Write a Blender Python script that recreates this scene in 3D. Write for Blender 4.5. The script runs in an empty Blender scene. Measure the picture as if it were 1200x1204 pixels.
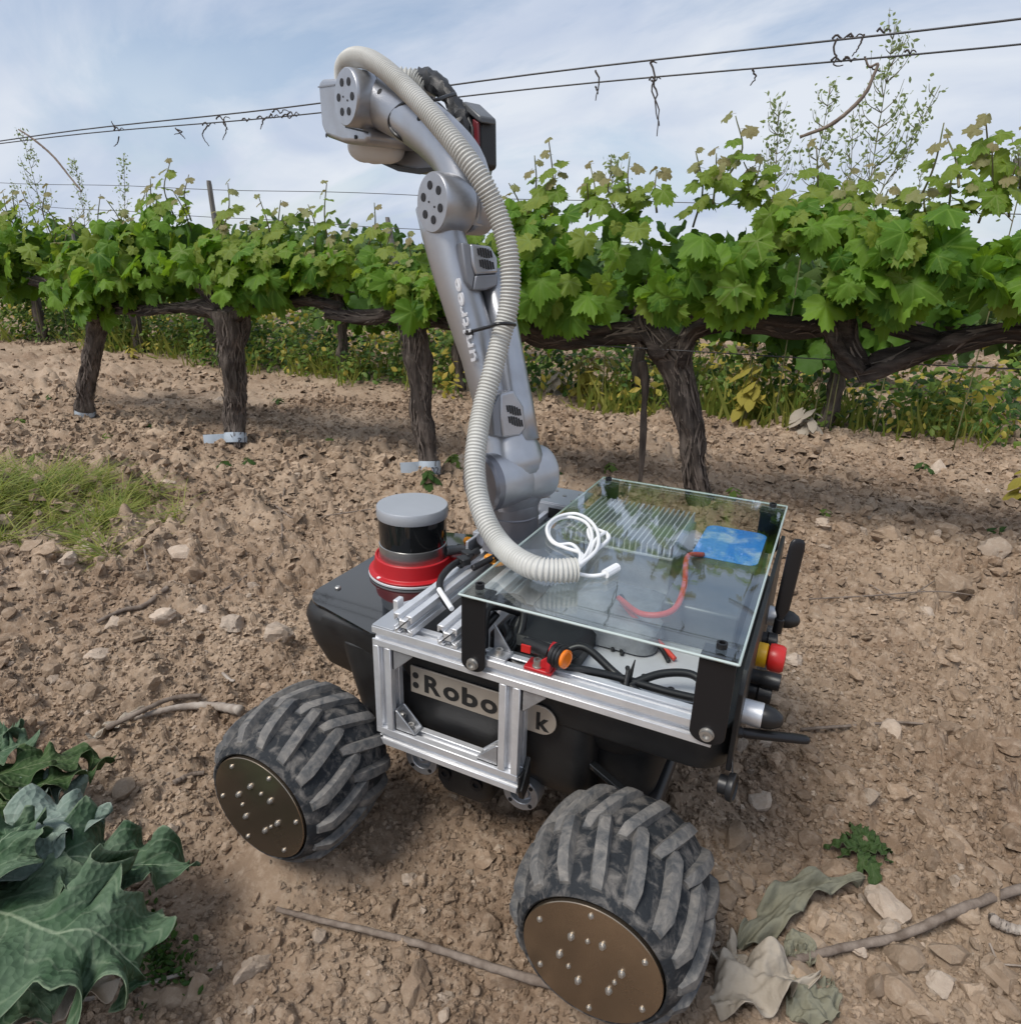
import bpy, bmesh, math, random
import numpy as np
from mathutils import Vector, Matrix

random.seed(7)
rng = np.random.default_rng(7)
S = bpy.context.scene
COL = S.collection

# ------------------------------------------------------------------ camera
CAM = np.array([-0.29709, 0.75489, 0.65926])
YAW, PITCH, ROLL, FPX = -1.127926, 0.353031, 0.026818, 791.336

def cam_axes():
    f = np.array([math.cos(PITCH)*math.cos(YAW), math.cos(PITCH)*math.sin(YAW), -math.sin(PITCH)])
    r = np.cross(f, [0, 0, 1]); r /= np.linalg.norm(r)
    u = np.cross(r, f)
    c, s = math.cos(ROLL), math.sin(ROLL)
    return c*r+s*u, -s*r+c*u, f
CR, CU, CF = cam_axes()
cd = bpy.data.cameras.new('camera')
cam = bpy.data.objects.new('camera', cd)
COL.objects.link(cam)
cd.sensor_fit = 'HORIZONTAL'; cd.sensor_width = 36.0; cd.lens = FPX/1200*36
cd.clip_start = 0.02; cd.clip_end = 2000
mw = Matrix.Identity(4)
for i in range(3):
    mw[i][0] = CR[i]; mw[i][1] = CU[i]; mw[i][2] = -CF[i]; mw[i][3] = CAM[i]
cam.matrix_world = mw
S.camera = cam

# ------------------------------------------------------------------ world, sun, exposure
W = bpy.data.worlds.new('World'); S.world = W; W.use_nodes = True
SUN_EL, SUN_AZ = math.radians(57), math.atan2(0.90, 0.44)   # direction towards the sun
def build_world():
    nt = W.node_tree; nt.nodes.clear()
    N = nt.nodes.new; L = nt.links.new
    out = N('ShaderNodeOutputWorld'); bg = N('ShaderNodeBackground'); bg2 = N('ShaderNodeBackground'); mx = N('ShaderNodeMixShader')
    sky = N('ShaderNodeTexSky'); sky.sky_type = 'NISHITA'; sky.sun_disc = False
    sky.sun_elevation = SUN_EL; sky.sun_rotation = math.pi/2-SUN_AZ
    sky.air_density = 1.0; sky.dust_density = 1.2
    L(sky.outputs[0], bg.inputs[0]); bg.inputs[1].default_value = 0.066
    tc = N('ShaderNodeTexCoord'); sep = N('ShaderNodeSeparateXYZ'); L(tc.outputs['Generated'], sep.inputs[0])
    zc = N('ShaderNodeMath'); zc.operation = 'MAXIMUM'; L(sep.outputs[2], zc.inputs[0]); zc.inputs[1].default_value = 0.0
    za = N('ShaderNodeMath'); za.operation = 'ADD'; L(zc.outputs[0], za.inputs[0]); za.inputs[1].default_value = 0.45
    dx = N('ShaderNodeMath'); dx.operation = 'DIVIDE'; L(sep.outputs[0], dx.inputs[0]); L(za.outputs[0], dx.inputs[1])
    dy = N('ShaderNodeMath'); dy.operation = 'DIVIDE'; L(sep.outputs[1], dy.inputs[0]); L(za.outputs[0], dy.inputs[1])
    cb = N('ShaderNodeCombineXYZ'); L(dx.outputs[0], cb.inputs[0]); L(dy.outputs[0], cb.inputs[1])
    mp = N('ShaderNodeMapping'); mp.inputs['Rotation'].default_value = (0, 0, 1.05); mp.inputs['Scale'].default_value = (0.9, 1.7, 1)
    mp.inputs['Location'].default_value = (0.4, 1.3, 0)
    L(cb.outputs[0], mp.inputs[0])
    n1 = N('ShaderNodeTexNoise'); n1.inputs['Scale'].default_value = 1.25; n1.inputs['Detail'].default_value = 9; n1.inputs['Roughness'].default_value = 0.58; n1.inputs['Distortion'].default_value = 0.5
    L(mp.outputs[0], n1.inputs['Vector'])
    rp = N('ShaderNodeValToRGB'); rp.color_ramp.elements[0].position = 0.33; rp.color_ramp.elements[0].color = (0.10, 0.10, 0.10, 1)
    rp.color_ramp.elements[1].position = 0.53; rp.color_ramp.elements[1].color = (0.97, 0.97, 0.97, 1)
    L(n1.outputs[0], rp.inputs[0])
    n2 = N('ShaderNodeTexNoise'); n2.inputs['Scale'].default_value = 2.0; n2.inputs['Detail'].default_value = 8; n2.inputs['Distortion'].default_value = 0.6
    L(mp.outputs[0], n2.inputs['Vector'])
    cr = N('ShaderNodeValToRGB'); cr.color_ramp.elements[0].position = 0.34; cr.color_ramp.elements[0].color = (0.55, 0.635, 0.80, 1)
    cr.color_ramp.elements[1].position = 0.64; cr.color_ramp.elements[1].color = (0.80, 0.85, 0.93, 1)
    L(n2.outputs[0], cr.inputs[0]); L(cr.outputs[0], bg2.inputs[0]); bg2.inputs[1].default_value = 0.455
    lz = N('ShaderNodeMapRange'); lz.inputs[1].default_value = 0.02; lz.inputs[2].default_value = 0.36; lz.inputs[3].default_value = 0.82; lz.inputs[4].default_value = 0.0; L(zc.outputs[0], lz.inputs[0])
    mm = N('ShaderNodeMath'); mm.operation = 'MAXIMUM'; L(rp.outputs[0], mm.inputs[0]); L(lz.outputs[0], mm.inputs[1])
    L(mm.outputs[0], mx.inputs[0]); L(bg.outputs[0], mx.inputs[1]); L(bg2.outputs[0], mx.inputs[2]); L(mx.outputs[0], out.inputs[0])
build_world()
sl = bpy.data.lights.new('sun', 'SUN'); sun = bpy.data.objects.new('sun', sl); COL.objects.link(sun)
sl.energy = 1.5; sl.angle = math.radians(24); sl.color = (1.0, 0.95, 0.88)
sd = Vector((math.cos(SUN_EL)*math.cos(SUN_AZ), math.cos(SUN_EL)*math.sin(SUN_AZ), math.sin(SUN_EL)))
sun.rotation_euler = sd.to_track_quat('Z', 'Y').to_euler(); sun.location = sd*20
S.view_settings.view_transform = 'Standard'; S.view_settings.look = 'None'
S.view_settings.exposure = 1.08; S.view_settings.gamma = 1.0
try: S.view_settings.use_curve_mapping = False
except Exception: pass
S.render.engine = 'CYCLES'
S.cycles.max_bounces = 10; S.cycles.transparent_max_bounces = 12

# ------------------------------------------------------------------ survey helpers (sight line met with a real plane)
def sight(u, v):
    return CF + CR*((u-600)/FPX) - CU*((v-602)/FPX)
def onz(u, v, z=0.0):
    d = sight(u, v); return CAM + d*((z-CAM[2])/d[2])
def ony(u, v, y):
    d = sight(u, v); return CAM + d*((y-CAM[1])/d[1])
def onpl(u, v, pt, n):
    d = sight(u, v); return CAM + d*(np.dot(np.asarray(pt)-CAM, n)/np.dot(d, n))

# ------------------------------------------------------------------ noise
def _h(ix, iy, seed):
    h = (ix.astype(np.int64)*374761393 + iy.astype(np.int64)*668265263 + seed*974634777) & 0xffffffff
    h = ((h ^ (h >> 13))*1274126177) & 0xffffffff
    h = ((h ^ (h >> 16))*2246822519) & 0xffffffff
    return ((h ^ (h >> 15)) & 0xffffff)/float(0xffffff)
def vnoise(x, y, seed=0):
    xi = np.floor(x); yi = np.floor(y); fx = x-xi; fy = y-yi
    fx = fx*fx*fx*(fx*(fx*6-15)+10); fy = fy*fy*fy*(fy*(fy*6-15)+10)
    a = _h(xi, yi, seed); b = _h(xi+1, yi, seed); c = _h(xi, yi+1, seed); d = _h(xi+1, yi+1, seed)
    return (a*(1-fx)+b*fx)*(1-fy)+(c*(1-fx)+d*fx)*fy - 0.5
def domes(x, y, cell, seed, rmin=0.22, rmax=0.55, keep=0.8):
    gx = x/cell; gy = y/cell; xi = np.floor(gx); yi = np.floor(gy)
    best = np.zeros_like(gx)
    for ox in (-1, 0, 1):
        for oy in (-1, 0, 1):
            cx = xi+ox; cy = yi+oy
            px = cx+_h(cx, cy, seed); py = cy+_h(cx, cy, seed+1)
            R = rmin+(rmax-rmin)*_h(cx, cy, seed+2)**2
            k = _h(cx, cy, seed+3) < keep
            ang = _h(cx, cy, seed+4)*3.14
            dx = gx-px; dy = gy-py
            ex = dx*np.cos(ang)+dy*np.sin(ang); ey = (-dx*np.sin(ang)+dy*np.cos(ang))*1.45
            d2 = (ex*ex+ey*ey)/(R*R)
            hh = np.clip(1-d2, 0, 1)**.75*R*.85*k
            best = np.maximum(best, hh)
    return best*cell
WHEELS = [(0.192, 0.28), (-0.192, 0.28), (0.192, -0.27), (-0.192, -0.27)]
def H(x, y):
    x = np.asarray(x, float); y = np.asarray(y, float)
    far = np.clip(1-(np.hypot(x-CAM[0], y-CAM[1])-5)/9, 0, 1)
    rough = np.clip(0.75+1.5*vnoise(x*1.1+3, y*1.1, 5), 0.55, 1.35)
    rough = rough*(1-.55*np.exp(-((x-1.0)**2/.16+(y+.02)**2/.05)))*(1-.6*np.exp(-((x+.42)**2/.03+(y-.20)**2/.012)))
    wx = x+0.02*vnoise(x*9, y*9, 21); wy = y+0.02*vnoise(x*9, y*9, 22)
    h = 0.040*vnoise(x*0.9, y*0.9, 1)+0.026*vnoise(x*2.7, y*2.7, 2)
    rr = np.hypot(x-CAM[0], y-CAM[1]); fine = np.clip(1-(rr-2.0)/2.2, 0, 1); vfine = np.clip(1-(rr-1.3)/1.2, 0, 1)
    mid = np.clip((rr-1.0)/.6, 0, 1)
    h += rough*(0.024*vnoise(wx*5, wy*10, 3)+0.016*np.abs(vnoise(wx*13, wy*24, 4))*2+fine*0.009*vnoise(wx*38, wy*46, 6)+vfine*(0.005*vnoise(wx*95, wy*95, 7)+0.0022*vnoise(x*210, y*210, 8)))
    h += rough*far*((0.55+.35*mid)*domes(wx, wy, 0.10, 31, keep=0.55)+(1.0+.2*mid)*domes(wx, wy, 0.048, 41, keep=0.8)+fine*0.95*domes(wx, wy, 0.022, 51, keep=0.85)+vfine*0.5*domes(x, y, 0.011, 61, keep=0.75))
    h -= 0.036
    for wx_, wy_ in WHEELS:
        d = np.hypot(x-wx_, (y-wy_)*0.8)
        k = np.exp(-(d/0.068)**4)
        h = h*(1-0.9*k) - 0.004*k
    # the robot body keeps clear of the soil
    k = np.exp(-(np.hypot(x/0.3, (y)/0.28))**4)
    h = h*(1-0.6*k)
    return h
def Hs(x, y):
    return float(H(np.array([x]), np.array([y]))[0])
def gpt(u, v, lift=0.0):
    z = 0.0
    for _ in range(6):
        p = onz(u, v, z); z = Hs(p[0], p[1])
    return np.array([p[0], p[1], z+lift])

# ------------------------------------------------------------------ materials
def mat(name, base=(.5, .5, .5), rough=0.5, metal=0.0, spec=0.5, base2=None, nscale=20.0, ndetail=6.0, lo=0.35, hi=0.65, bump=0.0, bscale=60.0, coat=0.0, trans=0.0, emit=None, coords='Object', stretch=None, rough2=None, ndist=0.0, objrand=None):
    m = bpy.data.materials.new(name); m.use_nodes = True
    nt = m.node_tree; N = nt.nodes.new; L = nt.links.new
    b = nt.nodes['Principled BSDF']
    b.inputs['Base Color'].default_value = (*base, 1); b.inputs['Roughness'].default_value = rough
    b.inputs['Metallic'].default_value = metal; b.inputs['Specular IOR Level'].default_value = spec
    b.inputs['Coat Weight'].default_value = coat
    tc = N('ShaderNodeTexCoord'); vec = tc.outputs[coords]
    if stretch:
        mp = N('ShaderNodeMapping'); mp.inputs['Scale'].default_value = stretch; L(vec, mp.inputs[0]); vec = mp.outputs[0]
    col = None
    if base2 is not None:
        n = N('ShaderNodeTexNoise'); n.inputs['Scale'].default_value = nscale; n.inputs['Detail'].default_value = ndetail; n.inputs['Roughness'].default_value = 0.62; n.inputs['Distortion'].default_value = ndist
        L(vec, n.inputs['Vector'])
        r = N('ShaderNodeMapRange'); r.inputs[1].default_value = lo; r.inputs[2].default_value = hi; L(n.outputs[0], r.inputs[0])
        mx = N('ShaderNodeMix'); mx.data_type = 'RGBA'; mx.inputs[6].default_value = (*base, 1); mx.inputs[7].default_value = (*base2, 1)
        L(r.outputs[0], mx.inputs[0]); col = mx.outputs[2]
        if rough2 is not None:
            rr = N('ShaderNodeMapRange'); rr.inputs[3].default_value = rough; rr.inputs[4].default_value = rough2; L(r.outputs[0], rr.inputs[0]); L(rr.outputs[0], b.inputs['Roughness'])
    if objrand is not None:
        oi = N('ShaderNodeObjectInfo'); mo = N('ShaderNodeMix'); mo.data_type = 'RGBA'; L(oi.outputs['Random'], mo.inputs[0])
        if col is not None: L(col, mo.inputs[6])
        else: mo.inputs[6].default_value = (*base, 1)
        mo.inputs[7].default_value = (*objrand, 1); col = mo.outputs[2]
    if col is not None: L(col, b.inputs['Base Color'])
    if bump > 0:
        nb = N('ShaderNodeTexNoise'); nb.inputs['Scale'].default_value = bscale; nb.inputs['Detail'].default_value = 8; nb.inputs['Roughness'].default_value = 0.65
        L(vec, nb.inputs['Vector'])
        bp = N('ShaderNodeBump'); bp.inputs['Strength'].default_value = 1.0; bp.inputs['Distance'].default_value = bump
        L(nb.outputs[0], bp.inputs['Height']); L(bp.outputs[0], b.inputs['Normal'])
    if trans > 0:
        t = N('ShaderNodeBsdfTranslucent'); ms = N('ShaderNodeMixShader'); ms.inputs[0].default_value = trans
        if col is not None: L(col, t.inputs[0])
        else: t.inputs[0].default_value = (*base, 1)
        L(b.outputs[0], ms.inputs[1]); L(t.outputs[0], ms.inputs[2])
        L(ms.outputs[0], nt.nodes['Material Output'].inputs[0])
    if emit:
        b.inputs['Emission Color'].default_value = (*emit[:3], 1); b.inputs['Emission Strength'].default_value = emit[3]
    return m

def leaf_mat(name, c1, c2, vein, tcol, trans=0.35, rough=0.45, objspace=True):
    m = bpy.data.materials.new(name); m.use_nodes = True
    nt = m.node_tree; N = nt.nodes.new; L = nt.links.new
    b = nt.nodes['Principled BSDF']; b.inputs['Roughness'].default_value = rough; b.inputs['Specular IOR Level'].default_value = 0.22
    mo = N('ShaderNodeMix'); mo.data_type = 'RGBA'; mo.inputs[6].default_value = (*c1, 1); mo.inputs[7].default_value = (*c2, 1)
    tc = N('ShaderNodeTexCoord')
    n = N('ShaderNodeTexNoise'); n.inputs['Detail'].default_value = 4
    if objspace:
        oi = N('ShaderNodeObjectInfo'); n.inputs['Scale'].default_value = 3.0; L(tc.outputs['Object'], n.inputs['Vector'])
        ad = N('ShaderNodeMath'); ad.operation = 'MULTIPLY_ADD'; L(n.outputs[0], ad.inputs[0]); ad.inputs[1].default_value = 0.6
        sb = N('ShaderNodeMath'); sb.operation = 'SUBTRACT'; L(oi.outputs['Random'], sb.inputs[0]); sb.inputs[1].default_value = 0.3
        L(sb.outputs[0], ad.inputs[2]); L(ad.outputs[0], mo.inputs[0])
        mo.clamp_factor = True
    else:
        geo = N('ShaderNodeNewGeometry'); L(geo.outputs['Random Per Island'], mo.inputs[0])
    col = mo.outputs[2]
    if vein is not None and objspace:
        sx = N('ShaderNodeSeparateXYZ'); L(tc.outputs['Object'], sx.inputs[0])
        at = N('ShaderNodeMath'); at.operation = 'ARCTAN2'; L(sx.outputs[0], at.inputs[0]); L(sx.outputs[1], at.inputs[1])
        ab = N('ShaderNodeMath'); ab.operation = 'ABSOLUTE'; L(at.outputs[0], ab.inputs[0])
        prev = ab.outputs[0]
        outs = [prev]
        for a0 in (0.93, 1.85):
            s1 = N('ShaderNodeMath'); s1.operation = 'SUBTRACT'; L(ab.outputs[0], s1.inputs[0]); s1.inputs[1].default_value = a0
            s2 = N('ShaderNodeMath'); s2.operation = 'ABSOLUTE'; L(s1.outputs[0], s2.inputs[0]); outs.append(s2.outputs[0])
        for o in outs[1:]:
            mn = N('ShaderNodeMath'); mn.operation = 'MINIMUM'; L(prev, mn.inputs[0]); L(o, mn.inputs[1]); prev = mn.outputs[0]
        ln = N('ShaderNodeVectorMath'); ln.operation = 'LENGTH'; L(tc.outputs['Object'], ln.inputs[0])
        mu = N('ShaderNodeMath'); mu.operation = 'MULTIPLY'; L(prev, mu.inputs[0]); L(ln.outputs['Value'], mu.inputs[1])
        mr = N('ShaderNodeMapRange'); mr.inputs[1].default_value = 0.006; mr.inputs[2].default_value = 0.022; mr.inputs[3].default_value = 1; mr.inputs[4].default_value = 0
        L(mu.outputs[0], mr.inputs[0])
        mv = N('ShaderNodeMix'); mv.data_type = 'RGBA'; mv.inputs[7].default_value = (*vein, 1); L(mr.outputs[0], mv.inputs[0]); L(col, mv.inputs[6]); col = mv.outputs[2]
    L(col, b.inputs['Base Color'])
    nb = N('ShaderNodeTexNoise'); nb.inputs['Scale'].default_value = 9 if objspace else 120; nb.inputs['Detail'].default_value = 5; L(tc.outputs['Object'], nb.inputs['Vector'])
    bp = N('ShaderNodeBump'); bp.inputs['Strength'].default_value = 0.5; bp.inputs['Distance'].default_value = 0.004; L(nb.outputs[0], bp.inputs['Height']); L(bp.outputs[0], b.inputs['Normal'])
    t = N('ShaderNodeBsdfTranslucent'); t.inputs[0].default_value = (*tcol, 1)
    ms = N('ShaderNodeMixShader'); ms.inputs[0].default_value = trans
    L(b.outputs[0], ms.inputs[1]); L(t.outputs[0], ms.inputs[2]); L(ms.outputs[0], nt.nodes['Material Output'].inputs[0])
    return m

M = {}
M['alu'] = mat('brushed_aluminium', (.84, .85, .87), .44, .68, base2=(.74, .75, .77), nscale=60, bump=.0002, bscale=300)
M['alu_dull'] = mat('cast_aluminium', (.52, .53, .55), .45, .8, base2=(.43, .44, .46), nscale=90, bump=.0004, bscale=400)
M['steel'] = mat('bolt_steel', (.46, .45, .43), .42, .85)
M['disc'] = mat('hub_steel', (.40, .325, .245), .17, .92, base2=(.32, .255, .19), nscale=9, rough2=.28, bump=.0004, bscale=9)
M['black'] = mat('black_plastic', (.012, .012, .013), .42, 0, base2=(.02, .02, .02), nscale=30, rough2=.5, bump=.0003, bscale=700)
M['black_gloss'] = mat('black_gloss', (.012, .013, .014), .06, 0, coat=.5)
M['black_anod'] = mat('black_anodised', (.014, .014, .016), .38, .3)
M['rubber_cable'] = mat('black_cable', (.012, .012, .013), .4)
def tyre_mat(name, dark, dust, lo, hi):
    m = mat(name, dark, .75, 0, spec=.3, base2=dust, nscale=70, ndetail=10, lo=lo, hi=hi, bump=.0016, bscale=210, ndist=.6)
    return m
M['tyre'] = tyre_mat('tyre_rubber', (.018, .021, .025), (.235, .215, .195), .46, .82)
M['lug'] = tyre_mat('tyre_lug_rubber', (.075, .078, .082), (.26, .24, .215), .36, .76)
M['silver'] = mat('arm_silver_paint', (.465, .475, .50), .33, .86, spec=.4, base2=(.41, .415, .435), nscale=22, rough2=.44, coat=0, bump=.00012, bscale=900)
M['arm_dark'] = mat('arm_grey_metal', (.235, .235, .255), .38, .75, base2=(.20, .20, .22), nscale=12)
M['arm_mid'] = mat('arm_mid_grey', (.23, .24, .265), .45, .4)
M['hole'] = mat('dark_recess', (.01, .01, .012), .6)
M['hose'] = mat('hose_plastic', (.54, .54, .515), .42, 0, base2=(.44, .435, .40), nscale=14)
M['white_cable'] = mat('white_cable', (.76, .77, .78), .4)
M['white'] = mat('white_plastic', (.80, .78, .75), .5, trans=.25)
M['red'] = mat('red_print', (.46, .012, .018), .42, 0, base2=(.40, .01, .015), nscale=25)
M['red_cable'] = mat('red_cable', (.62, .07, .05), .4)
M['darkred'] = mat('dark_red_shell', (.13, .012, .018), .4)
M['orange'] = mat('orange_lens', (.85, .20, .01), .25, coat=.4)
M['orange_cable'] = mat('orange_cable', (.70, .27, .02), .4)
M['yellow'] = mat('yellow_ring', (.72, .40, .015), .4)
M['red_btn'] = mat('red_button', (.50, .02, .018), .35)
M['lidar_grey'] = mat('lidar_grey', (.40, .42, .45), .4, .35, base2=(.36, .38, .41), nscale=10)
M['lidar_silver'] = mat('lidar_silver', (.50, .50, .49), .33, .9)
M['blue'] = mat('painted_reflection_film', (.06, .30, .84), .3, base2=(.62, .76, .92), nscale=20, lo=.50, hi=.66)  # blue and whitish sky reflection painted in as patchy colour
M['grey_lid'] = mat('grey_lid', (.10, .105, .11), .35, .2)
M['silver_sheet'] = mat('silver_sheet', (.72, .72, .74), .5, .35, base2=(.62, .62, .64), nscale=12)
M['bubble'] = mat('grey_pouch', (.16, .17, .18), .25, 0, base2=(.30, .31, .33), nscale=22, bump=.004, bscale=30, coat=.5)
M['plate_steel'] = mat('nameplate_steel', (.50, .45, .385), .42, .55, base2=(.44, .39, .33), nscale=30)
M['letter_pale'] = mat('pale_print', (.62, .63, .66), .4)
M['letter_black'] = mat('black_print', (.012, .012, .012), .5)
M['tape'] = mat('grey_tape', (.46, .52, .58), .4, .1, base2=(.38, .43, .48), nscale=20)
M['ink'] = mat('ink', (.03, .035, .05), .6)
M['bark'] = mat('vine_bark', (.055, .045, .040), .95, 0, spec=.15, base2=(.175, .145, .125), nscale=16, ndetail=9, lo=.38, hi=.66, bump=.014, bscale=24, stretch=(2.6, 2.6, .40))
M['barkx'] = mat('vine_arm_bark', (.045, .036, .033), .95, 0, spec=.15, base2=(.135, .11, .095), nscale=16, ndetail=9, lo=.38, hi=.68, bump=.014, bscale=24, stretch=(.40, 2.6, 2.6))
M['strip'] = mat('bark_strip', (.09, .073, .065), .95, 0, spec=.1, base2=(.21, .175, .15), nscale=25)
M['twig'] = mat('dry_twig', (.13, .10, .08), .9, 0, spec=.15, base2=(.25, .205, .17), nscale=60, bump=.001, bscale=150)
M['drift'] = mat('bleached_wood', (.26, .215, .18), .9, 0, spec=.15, base2=(.42, .37, .32), nscale=40, bump=.002, bscale=110)
M['greenstem'] = mat('green_stem', (.10, .13, .045), .6, base2=(.16, .12, .06), nscale=30)
M['wire'] = mat('fence_wire', (.09, .09, .095), .5, .6)
M['tendril'] = mat('dead_tendril', (.05, .04, .035), .9)
M['post'] = mat('weathered_post', (.12, .11, .10), .8, 0, base2=(.24, .22, .20), nscale=12, stretch=(4, 4, .5), bump=.003, bscale=60)
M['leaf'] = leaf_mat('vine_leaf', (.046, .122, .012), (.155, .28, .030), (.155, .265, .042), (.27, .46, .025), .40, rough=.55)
M['leaf_young'] = leaf_mat('young_vine_leaf', (.125, .23, .025), (.22, .27, .05), (.22, .30, .08), (.33, .43, .035), .44, rough=.55)
M['leaf_tip'] = leaf_mat('vine_tip_leaf', (.25, .215, .10), (.24, .265, .10), None, (.27, .22, .09), .35)
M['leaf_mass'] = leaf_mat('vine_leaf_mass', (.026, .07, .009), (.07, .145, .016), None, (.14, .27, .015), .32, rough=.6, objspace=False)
M['far_leaf'] = leaf_mat('far_vine_leaf', (.05, .10, .025), (.10, .15, .04), None, (.14, .22, .04), .3, objspace=False)
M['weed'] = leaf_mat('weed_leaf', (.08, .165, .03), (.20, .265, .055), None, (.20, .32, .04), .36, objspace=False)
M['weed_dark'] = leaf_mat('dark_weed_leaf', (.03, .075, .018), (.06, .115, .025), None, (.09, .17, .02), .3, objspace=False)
M['weed_yellow'] = leaf_mat('yellow_weed_leaf', (.42, .32, .06), (.30, .29, .055), None, (.50, .42, .06), .35, objspace=False)
M['fine_weed'] = leaf_mat('fine_weed_leaf', (.19, .25, .10), (.28, .33, .15), None, (.36, .44, .16), .5, objspace=False)
M['grass'] = leaf_mat('grass_blade', (.13, .19, .035), (.32, .31, .08), None, (.32, .36, .06), .38, objspace=False)
M['dry'] = leaf_mat('dry_leaf', (.40, .335, .26), (.48, .43, .36), None, (.30, .22, .12), .2, rough=.8, objspace=False)
M['wilt'] = leaf_mat('wilted_leaf', (.20, .215, .15), (.27, .245, .185), None, (.18, .19, .10), .2, rough=.8, objspace=False)

def thistle_mat(name, c1, c2, c3):
    m = bpy.data.materials.new(name); m.use_nodes = True
    nt = m.node_tree; N = nt.nodes.new; L = nt.links.new; b = nt.nodes['Principled BSDF']
    b.inputs['Roughness'].default_value = .65; b.inputs['Specular IOR Level'].default_value = .2
    uv = N('ShaderNodeUVMap'); sx = N('ShaderNodeSeparateXYZ'); L(uv.outputs[0], sx.inputs[0])
    tc = N('ShaderNodeTexCoord')
    n = N('ShaderNodeTexNoise'); n.inputs['Scale'].default_value = 24; n.inputs['Detail'].default_value = 9; L(tc.outputs['Object'], n.inputs['Vector'])
    mr = N('ShaderNodeMapRange'); mr.inputs[1].default_value = .35; mr.inputs[2].default_value = .68; L(n.outputs[0], mr.inputs[0])
    mx = N('ShaderNodeMix'); mx.data_type = 'RGBA'; mx.inputs[6].default_value = (*c1, 1); mx.inputs[7].default_value = (*c2, 1); L(mr.outputs[0], mx.inputs[0])
    # midrib (v = 0.5) and side veins
    s = N('ShaderNodeMath'); s.operation = 'SUBTRACT'; L(sx.outputs[1], s.inputs[0]); s.inputs[1].default_value = .5
    a = N('ShaderNodeMath'); a.operation = 'ABSOLUTE'; L(s.outputs[0], a.inputs[0])
    v1 = N('ShaderNodeMapRange'); v1.inputs[1].default_value = .004; v1.inputs[2].default_value = .013; v1.inputs[3].default_value = 1; v1.inputs[4].default_value = 0; L(a.outputs[0], v1.inputs[0])
    m2 = N('ShaderNodeMix'); m2.data_type = 'RGBA'; m2.inputs[7].default_value = (*c3, 1); L(v1.outputs[0], m2.inputs[0]); L(mx.outputs[2], m2.inputs[6])
    ss = N('ShaderNodeMath'); ss.operation = 'MULTIPLY_ADD'; L(a.outputs[0], ss.inputs[0]); ss.inputs[1].default_value = -.55; L(sx.outputs[0], ss.inputs[2])
    sm = N('ShaderNodeMath'); sm.operation = 'PINGPONG'; L(ss.outputs[0], sm.inputs[0]); sm.inputs[1].default_value = .055
    sv = N('ShaderNodeMapRange'); sv.inputs[1].default_value = .003; sv.inputs[2].default_value = .011; sv.inputs[3].default_value = .38; sv.inputs[4].default_value = 0; L(sm.outputs[0], sv.inputs[0])
    m2b = N('ShaderNodeMix'); m2b.data_type = 'RGBA'; m2b.inputs[7].default_value = (*c3, 1); L(sv.outputs[0], m2b.inputs[0]); L(m2.outputs[2], m2b.inputs[6]); m2 = m2b
    ed = N('ShaderNodeMapRange'); ed.inputs[1].default_value = .475; ed.inputs[2].default_value = .5; ed.inputs[3].default_value = 0; ed.inputs[4].default_value = .8; L(a.outputs[0], ed.inputs[0])
    m3 = N('ShaderNodeMix'); m3.data_type = 'RGBA'; m3.inputs[7].default_value = (*c3, 1); L(ed.outputs[0], m3.inputs[0]); L(m2.outputs[2], m3.inputs[6])
    L(m3.outputs[2], b.inputs['Base Color'])
    vo = N('ShaderNodeTexVoronoi'); vo.inputs['Scale'].default_value = 150; L(tc.outputs['Object'], vo.inputs['Vector'])
    bp = N('ShaderNodeBump'); bp.inputs['Strength'].default_value = .8; bp.inputs['Distance'].default_value = .0030; L(vo.outputs['Distance'], bp.inputs['Height']); L(bp.outputs[0], b.inputs['Normal'])
    t = N('ShaderNodeBsdfTranslucent'); t.inputs[0].default_value = (.12, .22, .05, 1)
    ms = N('ShaderNodeMixShader'); ms.inputs[0].default_value = .18
    L(b.outputs[0], ms.inputs[1]); L(t.outputs[0], ms.inputs[2]); L(ms.outputs[0], nt.nodes['Material Output'].inputs[0])
    return m
M['thistle'] = thistle_mat('thistle_leaf', (.042, .090, .042), (.13, .19, .12), (.23, .29, .19))
M['thistle_dark'] = thistle_mat('thistle_dark_leaf', (.035, .075, .022), (.085, .13, .05), (.17, .20, .11))
M['thistle_pale'] = thistle_mat('thistle_pale_leaf', (.17, .235, .19), (.26, .32, .275), (.33, .38, .33))
M['dandelion'] = thistle_mat('dandelion_leaf', (.035, .070, .018), (.062, .105, .032), (.13, .16, .08))

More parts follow.
